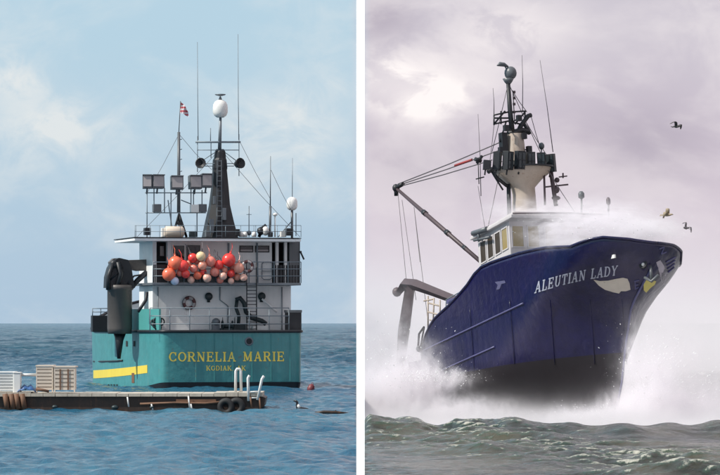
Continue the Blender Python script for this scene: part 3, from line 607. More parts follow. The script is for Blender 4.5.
for x, y, r_, cname, lab in BUOYS:
    c = P(x, y, (.9 if 'tucked' in lab else .62) + random.uniform(-.12, .12)); rr_ = r_ / 18.2; tilt = Matrix.Rotation(random.uniform(-.5, .5), 4, 'Y')
    Mx = M1 @ Matrix.Translation(c) @ tilt
    mb = MB(); mb.lathe((0, 0, 0), [(rr_ * math.sin(t) * (1 if t < 2.2 else 1), -rr_ * math.cos(t)) for t in [math.pi * i / 12 for i in range(13)]], 20)
    root = mb.build('buoy', BMAT[cname]); root.matrix_world = Mx; tag(root, lab, 'buoy', 'buoys hung along the balcony rail')
    mb = MB(); mb.lathe((0, 0, rr_ * .93), [(.07, 0), (.06, .09), (.02, .1)], 10); mb.torus((0, 0, rr_ * .93 + .12), .04, .018, (0, 1, 0), 10, 5); mb.tube([(0, 0, rr_ * .93 + .14), (.05, .1, rr_ + .35), (.0, .3, rr_ + .6)], .015, 5); mb.build('eye', BMAT[cname] if r_ > 5 else ROPE, root)
def lifering(px, py, d, rpx, lab):
    mb = MB(); rr_ = rpx / 18.1; mb.torus((0, 0, 0), rr_ * .78, rr_ * .24, (0, 1, 0), 32, 10, 0, 1); o = mb.build('life_ring', [ORANGE, LENS]); o.matrix_world = M1 @ Matrix.Translation(P(px, py, d)); tag(o, lab, 'life ring', 'life rings on the teal ship')
    mb = MB(); mb.torus((0, -.02, 0), rr_ * 1.03, .018, (0, 1, 0), 24, 5); mb.build('grab_line', ROPE, o)
lifering(189, 303, 2.45, 6.6, 'dark life ring with pale bands on the white lower wall under the buoys')
lifering(247.5, 266.5, .82, 6.2, 'dark life ring tied to the balcony rail right of the buoys')

# =================================================================== FLOATING DOCK
D0 = 150.0
s24 = F / D0
MD = Matrix.Translation((at(130, 411, D0).x, D0, 0))
dock = empty('floating_dock', MD, 'long low floating dock with pale deck edge and dark hull before the teal ship', 'dock')
def Q(px, py, dd=0): v = at(px, py, D0 + dd); return v - MD.translation
def QB(mb, x0, y0, x1, y1, d0, d1, mi=0): a = Q(x0, y0, d0); b = Q(x1, y1, d0); return mb.box((a.x, d0, a.z), (b.x, d1, b.z), mi)
mb = MB()
outl = [(-40, 396.6), (262, 396.6), (265.5, 398), (264, 406), (259, 411.5), (252, 415), (-40, 415)]
mb.prism([(Q(x, y).x, Q(x, y).z) for x, y in outl], .1, 3.2); mb.build('pontoon', WOODD, dock)
for i in range(24):                           # deck planking, seen along its edge
    x0 = -30 + i * 12.2; w_ = 12.0 - random.random() * .4; dz = random.uniform(-.012, .012); sag = 1.1 * math.sin(min(1, max(0, i / 24)) * math.pi) * -.02
    a, b = Q(x0, 392.6 + random.uniform(-.2, .2) + (0.9 if 4 < i < 20 else 0), -.05), Q(x0 + w_, 396.6, -.05)
    mb = MB(); mb.box((a.x, -.05, a.z), (b.x, 3.3, b.z)); mb.build('deck_plank', WOOD, dock)
mb = MB(); mb.tube([Q(x, y, -.1) for x, y in ((140, 404), (175, 402.8), (205, 403.5), (232, 401))], .05, 6); mb.build('mooring_rope', RUSTY, dock)
for px, py in ((226, 407), (236.5, 406.5)):
    mb = MB(); mb.torus(Q(px, py, -.15), .24, .13, (.15, 1, 0), 24, 10); o = mb.build('tyre_fender', RUBBER); o.matrix_world = MD
    tag(o, 'black tyre hung on the dock end, ' + ('left one of the pair' if px < 230 else 'right one of the pair by the ladder'), 'tyre', 'tyres hung on the end of the dock')
for px, a, b in ((189, 396, 409), (191.5, 404, 411), (128, 397, 407), (152, 404, 410), (251, 397, 408), (260, 398, 413)):
    mb = MB(); mb.tube([Q(px - .6, a, -.12), Q(px + .8, b, -.12)], .035, 6); mb.build('hanging_post', BINW if px < 192 else RUSTY, dock)
for px in (6, 12, 17, 23):
    mb = MB(); mb.tube([Q(px - 1, 394, -.2), Q(px + 1.5, 409, -.2)], .11, 8); mb.build('timber_leg', RUSTY, dock)
for px, py, r_ in ((55, 406, 2.0), (115, 406.5, 2.4), (152, 406.5, 1.6)):
    mb = MB(); mb.ball(Q(px, py + 1, -.1), r_ / s24, 10, 0, (1.6, 1, 1)); mb.build('dock_float', HOSE, dock)
mb = MB(); QB(mb, 176, 399.5, 216, 402.5, -.02, .12); mb.build('rust_panel', RUSTY, dock)
# two handrails at the dock end
mb = MB()
mb.tube([Q(235.5, 393, .6), Q(235.8, 371, .6), Q(237, 369, .6), Q(239.5, 369, .6), Q(240.8, 371, .6), Q(241.2, 393, .6)], .055, 8)
mb.build('ladder_rail', BINW, dock)
mb = MB(); mb.tube([Q(248.5, 401, -.1), Q(248, 378, -.1), Q(249.5, 375.5, -.1)], .055, 8); mb.tube([Q(257.5, 400, -.1), Q(262, 379, -.1), Q(264, 376, -.1)], .055, 8); mb.tube([Q(248.5, 392, -.1), Q(259.3, 392, -.1)], .03, 6); mb.tube([Q(248.7, 398, -.1), Q(258.4, 398, -.1)], .03, 6)
mb.build('ladder_rail', BINW, dock)
# crates on the dock
def crate(x0, y0, x1, y1, dd, dep, mat, lab, slats, name='slatted_bin'):
    a, b = Q(x0, y1, dd), Q(x1, y0, dd); w_, h = b.x - a.x, b.z - a.z
    root = empty(name, MD @ Matrix.Translation((a.x + w_ / 2, dd, a.z)), lab, 'crate')
    mb = MB(); mb.box((-w_ / 2 + .04, .05, .10), (w_ / 2 - .04, dep - .05, h - .04)); mb.build('bin_body', mat, root)
    for sx in (-1, 1): mb = MB(); mb.box((sx * w_ / 2 - .05 * (sx > 0) - .0 , 0, 0), (sx * w_ / 2 + .05 * (sx < 0), .07, h)); mb.build('corner_post', mat, root)
    for i in range(slats): z = .10 + (h - .2) * i / (slats - 1); mb = MB(); mb.box((-w_ / 2 + .052, .0, z), (w_ / 2 - .052, .045, z + (h - .2) / slats * .72)); mb.build('slat', mat, root)
    mb = MB(); mb.box((-w_ / 2 - .02, -.02, h), (w_ / 2 + .02, dep, h + .05)); mb.build('top_rim', mat, root)
    return root
crate(36, 366.5, 53, 392.5, .3, 1.3, BIN, 'tall pale pink slatted bin on the dock, left one of the touching pair', 7)
c2 = crate(54, 367.5, 75, 392.5, .2, 1.3, BIN, 'wider pale pink slatted bin on the dock, right one of the touching pair', 6)
mb = MB(); mb.box((.12, -.035, .1), (.17, -.005, .95)); mb.box((-.2, -.035, .1), (-.15, -.005, .95)); mb.build('brace', RUSTY, c2)
crate(-6, 373, 14, 393, .3, 1.4, BINW, 'white slatted bin at the left edge of the dock', 6)
mb = MB(); mb.box((-.14, 0, 0), (.14, .5, .78)); mb.box((-.16, -.02, .78), (.16, .52, .83)); o = mb.build('locker', BINW, None, .02); o.matrix_world = MD @ Matrix.Translation(Q(17, 392.6, .2)); tag(o, 'narrow white upright locker beside the left white bin on the dock', 'locker')
mb = MB(); mb.tube([Q(19, 375, .6), Q(36, 375, .6)], .06, 8); mb.tube([Q(19.5, 375, .6), Q(19.5, 393, .6)], .05, 8); o = mb.build('white_handrail', BINW); o.matrix_world = MD; tag(o, 'white handrail bar between the narrow locker and the pink bins', 'handrail')
mb = MB(); k = 12; pts = []
for i in range(k + 1):
    for j in range(5): u = i / k; v = j / 4; pts.append((Q(17 + 19 * u, 0, .1).x, .1 + v * .9, Q(0, 392.5, .1).z + (.30 * math.sin(math.pi * min(1, max(0, u))) ** .5) * math.sin(math.pi * (.15 + .7 * v)) * (1 + .2 * math.sin(u * 17 + v * 5))))
mb.add(pts, [(i * 5 + j, (i + 1) * 5 + j, (i + 1) * 5 + j + 1, i * 5 + j + 1) for i in range(k) for j in range(4)], 0, True)
o = mb.build('tarpaulin', TARP); o.matrix_world = MD; md = o.modifiers.new('solid', 'SOLIDIFY'); md.thickness = .02; tag(o, 'crumpled blue tarpaulin lying on the dock under the white handrail', 'tarpaulin')
mb = MB(); mb.tube([Q(36, 389, -.02), Q(49, 391.5, -.02)], .07, 8, r2=.05); o = mb.build('timber_offcut', RUSTY); o.matrix_world = MD; tag(o, 'dark timber offcut leaning against the foot of the left pink bin', 'timber')

# floating things
M3 = Matrix.Translation((at(310.5, 389, 197).x, 197, 0.0))
mb = MB(); mb.lathe((0, 0, -.2), [(.04, 0), (.17, .1), (.20, .27), (.15, .46), (.04, .54)], 18); mb.torus((0, 0, .36), .05, .015, (0, 1, 0), 10, 5); o = mb.build('mooring_buoy', paint('dark_red', (.16, .03, .035), .5, .2)); o.matrix_world = M3 @ Matrix.Rotation(.3, 4, 'Y'); tag(o, 'dark red mooring buoy floating at the starboard corner of the teal ship', 'buoy')
# diving bird with white breast sitting on the water
M4 = Matrix.Translation((at(302, 411, 148).x, 148, 0))
mb = MB(); mb.tube([(.36, 0, .06), (.22, 0, .07), (0, 0, .08), (-.16, 0, .16), (-.2, 0, .3), (-.19, 0, .40), (-.25, 0, .45), (-.36, 0, .45)], [.02, .09, .13, .09, .055, .05, .055, .012], 12)
mb.lathe((-.13, -.02, .2), [(.0, -.12), (.06, -.06), (.075, 0), (.06, .08), (.0, .13)], 12, 1, (-.2, -.3, 1)); mb.ball((-.25, -.045, .465), .012, 8, 1)
o = mb.build('seabird', [BLACK, RADOME]); o.matrix_world = M4; tag(o, 'black and white seabird sitting upright on the calm water', 'bird')
mb = MB(); mb.tube([(-.65, 0, .02), (-.3, 0, .05), (.2, .02, .04), (.7, 0, .01)], [.04, .07, .065, .02], 10); mb.tube([(.1, 0, .05), (.2, 0, .12)], .02, 6); o = mb.build('driftwood_log', WOODD); o.matrix_world = Matrix.Translation((at(331, 413, 146).x, 146, 0)); tag(o, 'dark log floating low in the water right of the seabird', 'log')

# =================================================================== BLUE TRAWLER (right)
PSI, PIT = R(28), R(6)
hd = Vector((math.sin(PSI) * math.cos(PIT), -math.cos(PSI) * math.cos(PIT), math.sin(PIT)))
port = Vector((math.cos(PSI), math.sin(PSI), 0)); upv = hd.cross(port)
M2 = Matrix(((hd.x, port.x, upv.x, 6.1), (hd.y, port.y, upv.y, 205.6), (hd.z, port.z, upv.z, .35), (0, 0, 0, 1))); I2 = M2.inverted()
def loc2(px, py): return I2 @ CAM, I2.to_3x3() @ ray(px, py)
def PX(px, py, s): c, r = loc2(px, py); return c + r * ((s - c.x) / r.x)      # on cross-section s
def PY(px, py, q): c, r = loc2(px, py); return c + r * ((q - c.y) / r.y)      # on the fore-and-aft plane q
trawler = empty('trawler', M2, 'dark blue trawler rearing its bow over the rough sea in white spray', 'ship')
def lerp(tab, x):
    if x <= tab[0][0]: return tab[0][1]
    for (a, va), (b, vb) in zip(tab, tab[1:]):
        if x <= b: t = (x - a) / (b - a); return va + (vb - va) * t
    return tab[-1][1]
LS = 20.0
def stem_s(z): return lerp([(-4, 14.6), (-2.6, 15.6), (-1.0, 16.1), (.6, 16.6), (2.2, 17.2), (3.0, 18.0), (3.8, 19.1), (4.5, 19.8), (5.2, 20.1), (7, 20.3)], z)
def beam(s, z, ss):
    u = max(0, ss - s)
    t = max(0, min(1, (z + 2.6) / 8.4)); full = 10.5 - 6.3 * t ** .8; e = 1.55 + 1.25 * t
    bm = 2.9 + .85 * t ** .6
    v = min(1, u / full); b = bm * (1 - (1 - v) ** e) ** (1 - .22 * t) if v < 1 else bm
    st = max(0, (2.2 - s) / 2.2); b *= 1 - .13 * st * st
    if z < 0: b *= max(.02, 1 + z / 4.2) ** .5
    return b
def rail_pixels():
    px_ = [(417, 352), (421, 342), (427, 328), (433, 319), (450, 304), (466, 287), (478, 270), (486, 265), (500, 260), (520, 253.5), (545, 248), (575, 247), (600, 246), (622, 241.5), (640, 239)]
    out_ = []
    for x, y in px_:
        s = 8.0
        for it in range(40):
            b = beam(s, 4.5, 20.0); p_ = PY(x, y, -b); s = .5 * s + .5 * max(-.5, min(19.5, p_.x)); z = p_.z
        out_.append((s, z))
    return out_
RT = sorted(rail_pixels()); print('rail', [(round(a, 2), round(b, 2)) for a, b in RT])
RT = [q for q in RT if q[0] < 17.5]; RT += [(18.8, 5.7), (19.6, 5.5), (20.2, 5.2)]
def rz2(s): return lerp(RT, s)
def hp(u, v, sg):                            # u: 0 stem .. 1 stern, v: -1 keel .. 0 boot line .. 1 rail
    s = LS * (1 - u)
    for _ in range(6):
        z = 3.8 * v if v < 0 else v * (rz2(s) - (.95 * min(1, u / .08) if sg > 0 else 0)); ss = stem_s(z); s = ss * (1 - u)
    return Vector((s, sg * beam(s, z, ss), z))
us = [0, .003, .007, .012, .018, .025, .032, .04, .05, .06, .085, .11, .14, .17, .2, .24, .28, .33, .38, .43, .48, .53, .58, .62, .66, .7, .73, .76, .79, .82, .85, .88, .91, .94, .97, 1]
vs_ = [-1, -.7, -.4, -.15, 0, .1, .2, .3, .4, .5, .58, .66, .74, .82, .9, .96, 1]
mb = MB()
for sg in (-1, 1):
    g = [hp(u, v, sg) for v in vs_ for u in us]; n = len(us)
    for i in range(len(vs_) - 1):
        mb.add(g[i * n:(i + 2) * n], [(j, j + 1, n + j + 1, n + j) for j in range(n - 1)], 1 if vs_[i] < 0 else 0, True)
a = [hp(1, v, -1) for v in vs_]; b = [hp(1, v, 1) for v in vs_]; n = len(vs_)
mb.add(a + b, [(j, j + 1, n + j + 1, n + j) for j in range(n - 1)], 0)
bvh2 = BVHTree.FromPolygons([Vector(v) for v in mb.v], mb.f)
th = mb.build('hull', [NAVY, RBOTTOM], trawler)
bmx = bmesh.new(); bmx.from_mesh(th.data); bmesh.ops.remove_doubles(bmx, verts=bmx.verts, dist=.002); bmesh.ops.recalc_face_normals(bmx, faces=bmx.faces); bmx.to_mesh(th.data); bmx.free()
sm = th.modifiers.new('shell', 'SOLIDIFY'); sm.thickness = .06; sm.offset = -1
def on2(px, py, off=.02):
    c, r = loc2(px, py); r = r.normalized(); loc, nor, i, d = bvh2.ray_cast(c, r)
    if loc is None: return PX(px, py, 18)
    if nor.dot(r) > 0: nor = -nor
    return loc + nor * off
# decks
mb = MB(); ds = [0.3, 2, 4, 5.5]; 
mb.add([(s, q * .96 * beam(s, 2, 18), min(rz2(s) - .5, 1.6 + .05 * s)) for s in ds for q in (-1, 1)], [(2 * i, 2 * i + 1, 2 * i + 3, 2 * i + 2) for i in range(3)])
ds = [4.5, 7, 10, 13, 15, 16.5, 17.6, 18.3]
mb.add([(s, q * .93 * beam(s, rz2(s) - 1, stem_s(rz2(s) - 1)), rz2(s) - 1.0) for s in ds for q in (-1, 1)], [(2 * i, 2 * i + 1, 2 * i + 3, 2 * i + 2) for i in range(7)]); mb.build('deck', GREY, trawler)
mb = MB()
for sg in (-1, 1): mb.tube([hp(u, 1, sg) + Vector((0, 0, .03)) for u in us], .07, 8)
mb.build('cap_rail', NAVY, th)
# rub strakes
def strake(pts, name, r=.05, mat=NAVYTRIM): mb = MB(); mb.tube([on2(x, y, .03) for x, y in pts], r, 6); return mb.build(name, mat, th)
strake([(421 + i * 7.9, 352 - i * 3.75) for i in range(14)], 'rub_strake'); strake([(443 + i * 6.5, 370 - i * 2.9) for i in range(9)], 'rub_strake')
# lettering on the bow
polys, wd = text_polys('ALEUTIAN LADY')
def fn(a, b, q):
    t = a / wd; x = 534.5 + 83 * t; y0 = 293.5 - 18.5 * t - 2.5 * math.sin(t * math.pi) ; hh = 11.3 - 1.3 * t
    return on2(x + b * 1.2, y0 - b * hh, .02 + q)
for gl in polys:
    if gl: decal(gl, fn, 'letter', SILVER, th)
def emblem(pts, mat, name, cen):
    mb = MB(); ps = [on2(x, y, .022) for x, y in pts]; c = on2(*cen, .03); mb.add([c] + ps, [(0, i + 1, (i + 1) % len(ps) + 1) for i in range(len(ps))]); return mb.build(name, mat, th)
emblem([(593.5, 279.5), (600, 280.8), (608, 280.4), (616, 278.6), (623, 277.5), (627.5, 278.5), (629.5, 283), (630.5, 289.5), (626, 291), (621, 291), (619, 293.3), (613, 292), (605, 289.5), (599, 285.5)], BONE, 'wing_emblem', (617, 285))
emblem([(643.5, 281), (645, 279), (646.5, 279.5), (648, 277.5), (650, 279.5), (656, 281), (654.5, 284.5), (650, 288), (646, 292.5), (643.5, 290)], EMBY, 'wing_emblem', (647, 284))
emblem([(495, 282), (505, 280.5), (506, 283), (502, 284), (500, 289), (496.5, 290), (498, 285)], paint('faded_mark', (.09, .09, .17), .4, .3, .2), 'hull_marking', (500, 284))
for pts in (((634, 281), (639, 280)), ((634.5, 285), (638.5, 284)), ((635, 281), (635.5, 289)), ((638.5, 287), (635, 289)), ((659, 249), (664, 247)), ((664, 247), (661, 254)), ((661, 254), (666, 252))):
    mb = MB(); mb.tube([on2(*q, .02) for q in pts], .035, 5); mb.build('hull_marking', NAVYTRIM, th)
emblem([(656, 262), (660, 260), (664, 266), (666, 276), (664, 285), (661, 281), (659, 272)], paint('worn_plate', (.42, .40, .46), .5, .3, .3), 'bow_plate', (661, 271))
for i in range(4): mb = MB(); mb.tube([on2(666 + i * .6, 262 + i * 3.3, .03), on2(675 - i * .4, 257 + i * 3.3, .03)], .04, 5); mb.build('bow_bar', NAVYTRIM, th)
mb = MB(); c = on2(643, 264, .04); mb.torus(c, .17, .06, (.6, -.8, .1)); mb.ball(c, .1, 8, 1); mb.build('hawse_pipe', [BLACK, RADOME], th)
mb = MB(); c = on2(650, 265, .1); mb.tube([c, c + Vector((.1, -.05, -.7))], .08, 8); mb.tube([c + Vector((-.3, -.2, -.55)), c + Vector((.1, -.05, -.8)), c + Vector((.4, .2, -.5))], .08, 8); mb.build('anchor', LAMP, th)
mb = MB(); c = on2(613, 256.5, .02); mb.obox(c, (.22, .04, .09), Matrix.Identity(3)); mb.build('fairlead', RADOME, th)
mb = MB(); mb.tube([hp(0, v, 1) + Vector((.03, 0, 0)) for v in (-.9, -.4, 0, .2, .4, .5, .6, .7)], .06, 8); mb.build('stem_bar', NAVYTRIM, th)

for xs in (470, 510, 550, 590, 622): strake([(xs + i * .6, 300 + i * 8 + (xs < 480) * 8) for i in range(9)], 'weld_seam', .018, NAVY)
mb = MB(); mb.box((-2.2, -2.6, -1.5), (.05, 2.6, .9)); mb.box((-2.2, -2.6, .9), (.05, -2.35, 1.25)); mb.build('stern_ramp', NAVY, trawler)
WH2 = paint('salt_grey_paint', (.52, .49, .49), .5, .12, .5, rustc=(.28, .2, .15))
# wheelhouse
WF, WB, WY = 9.95, 6.5, 2.75
zt = lambda s: 0
zb = 4.2; zr = PX(519, 219.5, WF).z; print('roof', zr)
mb = MB(); mb.box((WB, -WY, zb), (WF, WY, zr)); wh = mb.build('wheelhouse', WH2, trawler, .05)
mb = MB(); mb.box((WB - .4, -WY - .25, zr + .003), (WF + .7, WY + .3, zr + .18)); wr = mb.build('wheelhouse_roof', WH2, trawler, .04)
mb = MB(); mb.box((WB, -WY + .2, zr + .18), (WF + .2, WY - .2, zr + .42)); mb.build('roof_plinth', WH2, wr, .08)
mb = MB(); mb.tube([(WF + .8, -WY - .2, zr + .22), (WF + 1.2, 0, zr + .22), (WF + .8, WY + .2, zr + .22)], .05, 8); mb.build('visor_rail', MAUVE, wr)
zw0, zw1 = zr - 1.45, zr - .36
def wpane(c, ax, hw, mat):                   # ax 'x' = facing forward, 'y' = facing starboard
    mb = MB(); fr = MB(); t = .07
    if ax == 'y':
        mb.box((c - hw, -WY - .012, zw0), (c + hw, -WY + .02, zw1))
        for q in ((c - hw - t, c - hw), (c + hw, c + hw + t)): fr.box((q[0], -WY - .04, zw0 - t), (q[1], -WY + .02, zw1 + t))
        for q in ((zw0 - t, zw0), (zw1, zw1 + t)): fr.box((c - hw, -WY - .04, q[0]), (c + hw, -WY + .02, q[1]))
    else:
        mb.box((WF - .02, c - hw, zw0), (WF + .012, c + hw, zw1))
        for q in ((c - hw - t, c - hw), (c + hw, c + hw + t)): fr.box((WF - .02, q[0], zw0 - t), (WF + .04, q[1], zw1 + t))
        for q in ((zw0 - t, zw0), (zw1, zw1 + t)): fr.box((WF - .02, c - hw, q[0]), (WF + .04, c + hw, q[1]))
    f = fr.build('window', WH2, wh); mb.build('pane', mat, wh)
BRN = plain('brown_glass', (.05, .038, .028), .35)
for c in (7.1, 7.9, 8.7, 9.45): wpane(c, 'y', .27, BRN if c < 9 else AMBER)
for c in (-2.25, -1.28, -.2, .85, 1.85): wpane(c, 'x', .33, AMBER)
for o_ in [wh] + [c_ for c_ in trawler.children_recursive if c_ != wh and (c_.parent in (wh, wr) or c_ == wr)]:
    for v_ in o_.data.vertices: v_.co.z -= max(0, WF - v_.co.x) * .17
# house front steps down to the hull: grey-blue trim along the after part
mb = MB()
for i, q in enumerate((.0, .32, .64)):
    mb.box((3.4, -3.05 - .05 * i, 3.3 + q), (9.2 + .0 * q, -2.85, 3.55 + q))
mb.build('fender_strakes', NAVYTRIM, trawler)
for k in range(3): mb = MB(); mb.tube([PY(476, 275 + k * 4.5, -3.02), PY(490, 265.5 + k * 4, -3.02), PY(513, 255.5 + k * 3.2, -3.02)], .09, 4); mb.build('trim_band', NAVYTRIM, trawler)
mb = MB(); mb.box((4.0, -2.95, 1.6), (12.0, 2.95, 4.15)); mb.build('lower_deckhouse', WH2, trawler, .05)
mb = MB(); mb.tube([PY(x, y, -3.3) for x, y in ((446, 300), (460, 292), (472, 282), (480, 272))], .03, 6)
for x, y in ((446, 300), (460, 292), (472, 282)): mb.tube([PY(x, y, -3.3), PY(x, y + 9, -3.3)], .03, 6)
mb.build('side_railing', RAIL, trawler)
# mast
ms = 5.7
def pm(px, py, s=ms): return PX(px, py, s)
def lathe_px(prof, s, name, mat, par, n=20, mi=0):
    mb = MB(); c0 = pm(prof[0][0], prof[0][1], s); vs = []
    for (x, y, w_) in prof:
        c = pm(x, y, s); r_ = w_ / 2 / 18.9
        vs += [Vector((c.x, c.y, c.z)) + Vector((math.sin(2 * math.pi * j / n), math.cos(2 * math.pi * j / n), 0)) * r_ for j in range(n)]
    k = len(prof); mb.add(vs, [(i * n + j, i * n + (j + 1) % n, (i + 1) * n + (j + 1) % n, (i + 1) * n + j) for i in range(k - 1) for j in range(n)] , 0, True)
    mb.add(vs[:n], [tuple(range(n))]); mb.add(vs[-n:], [tuple(range(n))]); return mb.build(name, mat, par)
tm = lathe_px([(527, 262, 28), (525, 222, 27), (524, 195, 24), (523, 188, 25), (523, 180, 40), (523, 174, 56), (523, 170, 60), (523, 168, 60)], ms, 'mast', TAN, trawler)
lathe_px([(516, 170, 23), (515.5, 145, 19), (515, 134, 17)], ms, 'mast_column', TAN, tm)
lathe_px([(523, 169.5, 66), (523, 168, 66)], ms, 'crows_nest_deck', BLACK, tm)
mb = MB(); mb.tube([pm(513, 140), pm(510, 110), pm(508, 80)], [.16, .13, .11], 10); mb.tube([pm(514.5, 120), pm(513, 92)], .03, 6); tp = mb.build('topmast', BLACK, tm)
mb = MB()
for y in (92, 98, 104, 112): mb.box(tuple(pm(514, y) - Vector((.05, .05, .07))), tuple(pm(514, y) + Vector((.05, .07, .07))))
mb.build('signal_lamps', MAUVE, tm)
def lat(*pts, r=.035): return [(pm(*pts[i]), pm(*pts[i + 1])) for i in range(len(pts) - 1)]
mb = MB(); mb.bars(lat((494, 115), (508, 112), (526, 111)) + lat((494, 124), (508, 121), (520, 124)) + lat((494, 115), (494, 125)) + lat((494, 124), (505, 111)) + lat((515, 124), (525, 112), (525, 122)) + lat((501, 111), (501, 124)) + lat((508, 118), (494, 118)) + lat((506, 122), (500, 142)) + lat((520, 124), (514, 137)), .05, 6); mb.build('yard_arms', BLACK, tm)
mb = MB(); mb.tube([pm(517, 134), pm(522, 124), pm(528, 116), pm(531, 115)], .13, 8); mb.tube([pm(508, 134), pm(522, 130), pm(529, 132)], .16, 8); mb.tube([pm(523, 122), pm(530, 134)], .10, 8); mb.box(tuple(pm(504, 146) - Vector((.2, .2, .5))), tuple(pm(504, 140) + Vector((.2, .12, .4)))); mb.build('radar_scanner', BLACK, tm)
mb = MB(); mb.ball(pm(510.5, 73), .36, 16, 0, (1, .95, 1.05)); mb.lathe(pm(508.5, 84), [(.12, 0), (.22, .12), (.32, .3)], 12); mb.build('radome', LAMP, tm)
mb = MB(); mb.tube([pm(497, 65.5), pm(500, 64), pm(504, 64.5), pm(508, 66.5)], [.03, .13, .12, .05], 8); mb.tube([pm(505, 66), pm(508, 72)], .04, 6); mb.build('top_antenna', LAMP, tm)
for i, (x, y, w_, dp) in enumerate(((497, 161, 9, 0), (508, 160.5, 11, .3), (520, 160, 10, .35), (530.5, 161, 9, .3), (541.5, 161.5, 9, .2), (551, 163, 9, 0), (486.5, 165, 7, 0))):
    c = pm(x, y, ms + .9 + dp); a = (x - 523) / 32; rot = Matrix.Rotation(-a * 1.0, 3, 'Z') @ Matrix.Rotation(.12, 3, 'Y')
    hh = .5 if w_ > 8 else .26; mb = MB(); mb.obox(c, (.18, w_ / 2 / 19.5, hh), rot, 0); mb.obox(c + rot @ Vector((.2, 0, .0)), (.02, w_ / 2.5 / 19.5, hh * .84), rot, 1); mb.obox(c + rot @ Vector((.235, 0, 0)), (.015, .02, hh * .9), rot, 0); mb.obox(c + rot @ Vector((.235, 0, 0)), (.015, w_ / 2.2 / 19.5, .02), rot, 0)
    mb.tube([c + Vector((-.15, 0, -hh)), c + Vector((-.25, 0, -hh - .25))], .05, 6); mb.build('floodlight', [BLACK, paint('floodlight_green_glass_%d' % i, (.035, .045, .05), .2, .3, bump=0)], tm, .01)
mb = MB(); mb.tube([pm(490, 168), pm(497, 178), pm(507, 186)], .10, 8); mb.tube([pm(488, 172), pm(494, 168)], .12, 8); mb.tube([pm(508.5, 184), pm(509.5, 220)], .12, 8); mb.tube([pm(493, 174), pm(503, 190)], .05, 6); mb.build('nest_brace', BLACK, tm)
mb = MB(); mb.tube([pm(544, 170, 6.6), pm(545, 205, 6.6)], .06, 8); mb.tube([pm(545, 187, 6.6), pm(568, 184.5, 6.6)], .05, 6); mb.tube([pm(551, 172, 6.6), pm(556, 206, 6.6)], .12, 8); mb.tube([pm(559, 177, 6.6), pm(567, 176, 6.6)], .04, 6); mb.tube([pm(563, 173, 6.6), pm(563, 178, 6.6)], .05, 6); mb.ball(pm(556, 190, 6.6), .2, 10); mb.ball(pm(556, 198, 6.6), .17, 10, 0, (1, 1.6, .8)); mb.ball(pm(557, 180, 6.6), .15, 10); mb.build('aerial_frame', MAUVE, tm)
mb = MB(); mb.tube([pm(541, 168), pm(541.5, 148)], .04, 6); mb.ball(pm(541.5, 146), .17, 10, 0, (1, 1, 1.2)); mb.build('lamp_post', LAMP, tm)
for x0, y0, x1, y1, s in ((522.5, 111, 522, 55, ms), (553, 152, 540, 60, ms), (494, 116, 493, 88, ms), (481, 196, 478, 114, 4.2)):
    mb = MB(); mb.tube([pm(x0, y0, s), pm((x0 + x1) / 2 + .5, (y0 + y1) / 2, s), pm(x1, y1, s)], .028, 6, r2=.014); mb.build('whip_antenna', ROPE, tm)
for x, y0, y1, rr_, nm in ((581.5, 216, 196, .17, 'deck_lamp'), (608.5, 216, 202, .12, 'deck_lamp')):
    s = 9.5; mb = MB(); mb.tube([pm(x, y0 + 4, s), pm(x, y1, s)], .05, 8); mb.lathe(pm(x, y1 + 3, s), [(.05, 0), (rr_, .08), (rr_, .3), (rr_ * .5, .42)], 12); mb.ball(pm(x, y1 - 1.5, s), rr_ * .7, 10); mb.build(nm, LAMP if x < 600 else MAUVE, wr)
mb = MB(); c = PY(480, 236, -3.0); mb.tube([PY(473, 233.5, -3), PY(487, 229, -3)], .15, 8); mb.tube([PY(478.5, 232, -3), PY(479, 241, -3)], .08, 8); mb.tube([PY(474, 240.5, -3), PY(490, 237, -3)], .07, 8); mb.build('scanner_bracket', LAMP, wr)
for a, b, s in (((508, 84), (492, 152), ms), ((509, 84), (543, 158), ms), ((494, 125), (490, 160), ms), ((526, 122), (550, 160), ms), ((500, 170), (486, 236), ms), ((548, 170), (576, 214), 7), ((531, 116), (541, 150), ms), ((512, 90), (527, 112), ms)):
    mb = MB(); mb.tube([pm(*a, s), pm((a[0] + b[0]) / 2, (a[1] + b[1]) / 2 + 1, s), pm(*b, s)], .02, 5); mb.build('rigging_wire', ROPE, tm)
for x, y in ((501, 150), (529, 149), (524, 136), (506, 128), (519, 118)):
    mb = MB(); c = pm(x, y, ms + .5); mb.box(tuple(c - Vector((.12, .13, .16))), tuple(c + Vector((.12, .13, .16)))); mb.tube([c, pm(514, y + 3, ms)], .04, 6); mb.build('lamp_bracket', BLACK, tm)
# boom and its wires
tip = PY(396, 188, -1.2); heel = PY(481, 262, -2.2)
mb = MB(); mb.tube([tip, PY(428, 216, -1.6), heel], [.09, .13, .12], 10); boom = mb.build('boom', MAUVE, trawler)
for t, r_ in ((.35, .16), (.62, .16), (.82, .13)): mb = MB(); c = tip.lerp(heel, t); dd = (heel - tip).normalized(); mb.tube([c - dd * .18, c + dd * .18], r_, 10); mb.build('boom_collar', BLACK, boom)
mb = MB(); mb.ball(tip, .22, 10, 0, (1, 1, 1.1)); mb.tube([tip + Vector((0, 0, .15)), tip + Vector((0, 0, -.45))], .13, 8); mb.tube([tip, PY(403, 184, -1.2)], .12, 8); mb.build('boom_head', BLACK, boom)
wires = [((396, 186), (500, 150)), ((397, 187), (492, 160)), ((398, 184), (503, 141))]
for i, (a, b) in enumerate(wires):
    mb = MB(); A = PY(*a, -1.2); B = pm(*b); mb.tube([A, A.lerp(B, .5) + Vector((0, 0, -.05)), B], .032, 6); mb.build('topping_wire', ROPE, boom)
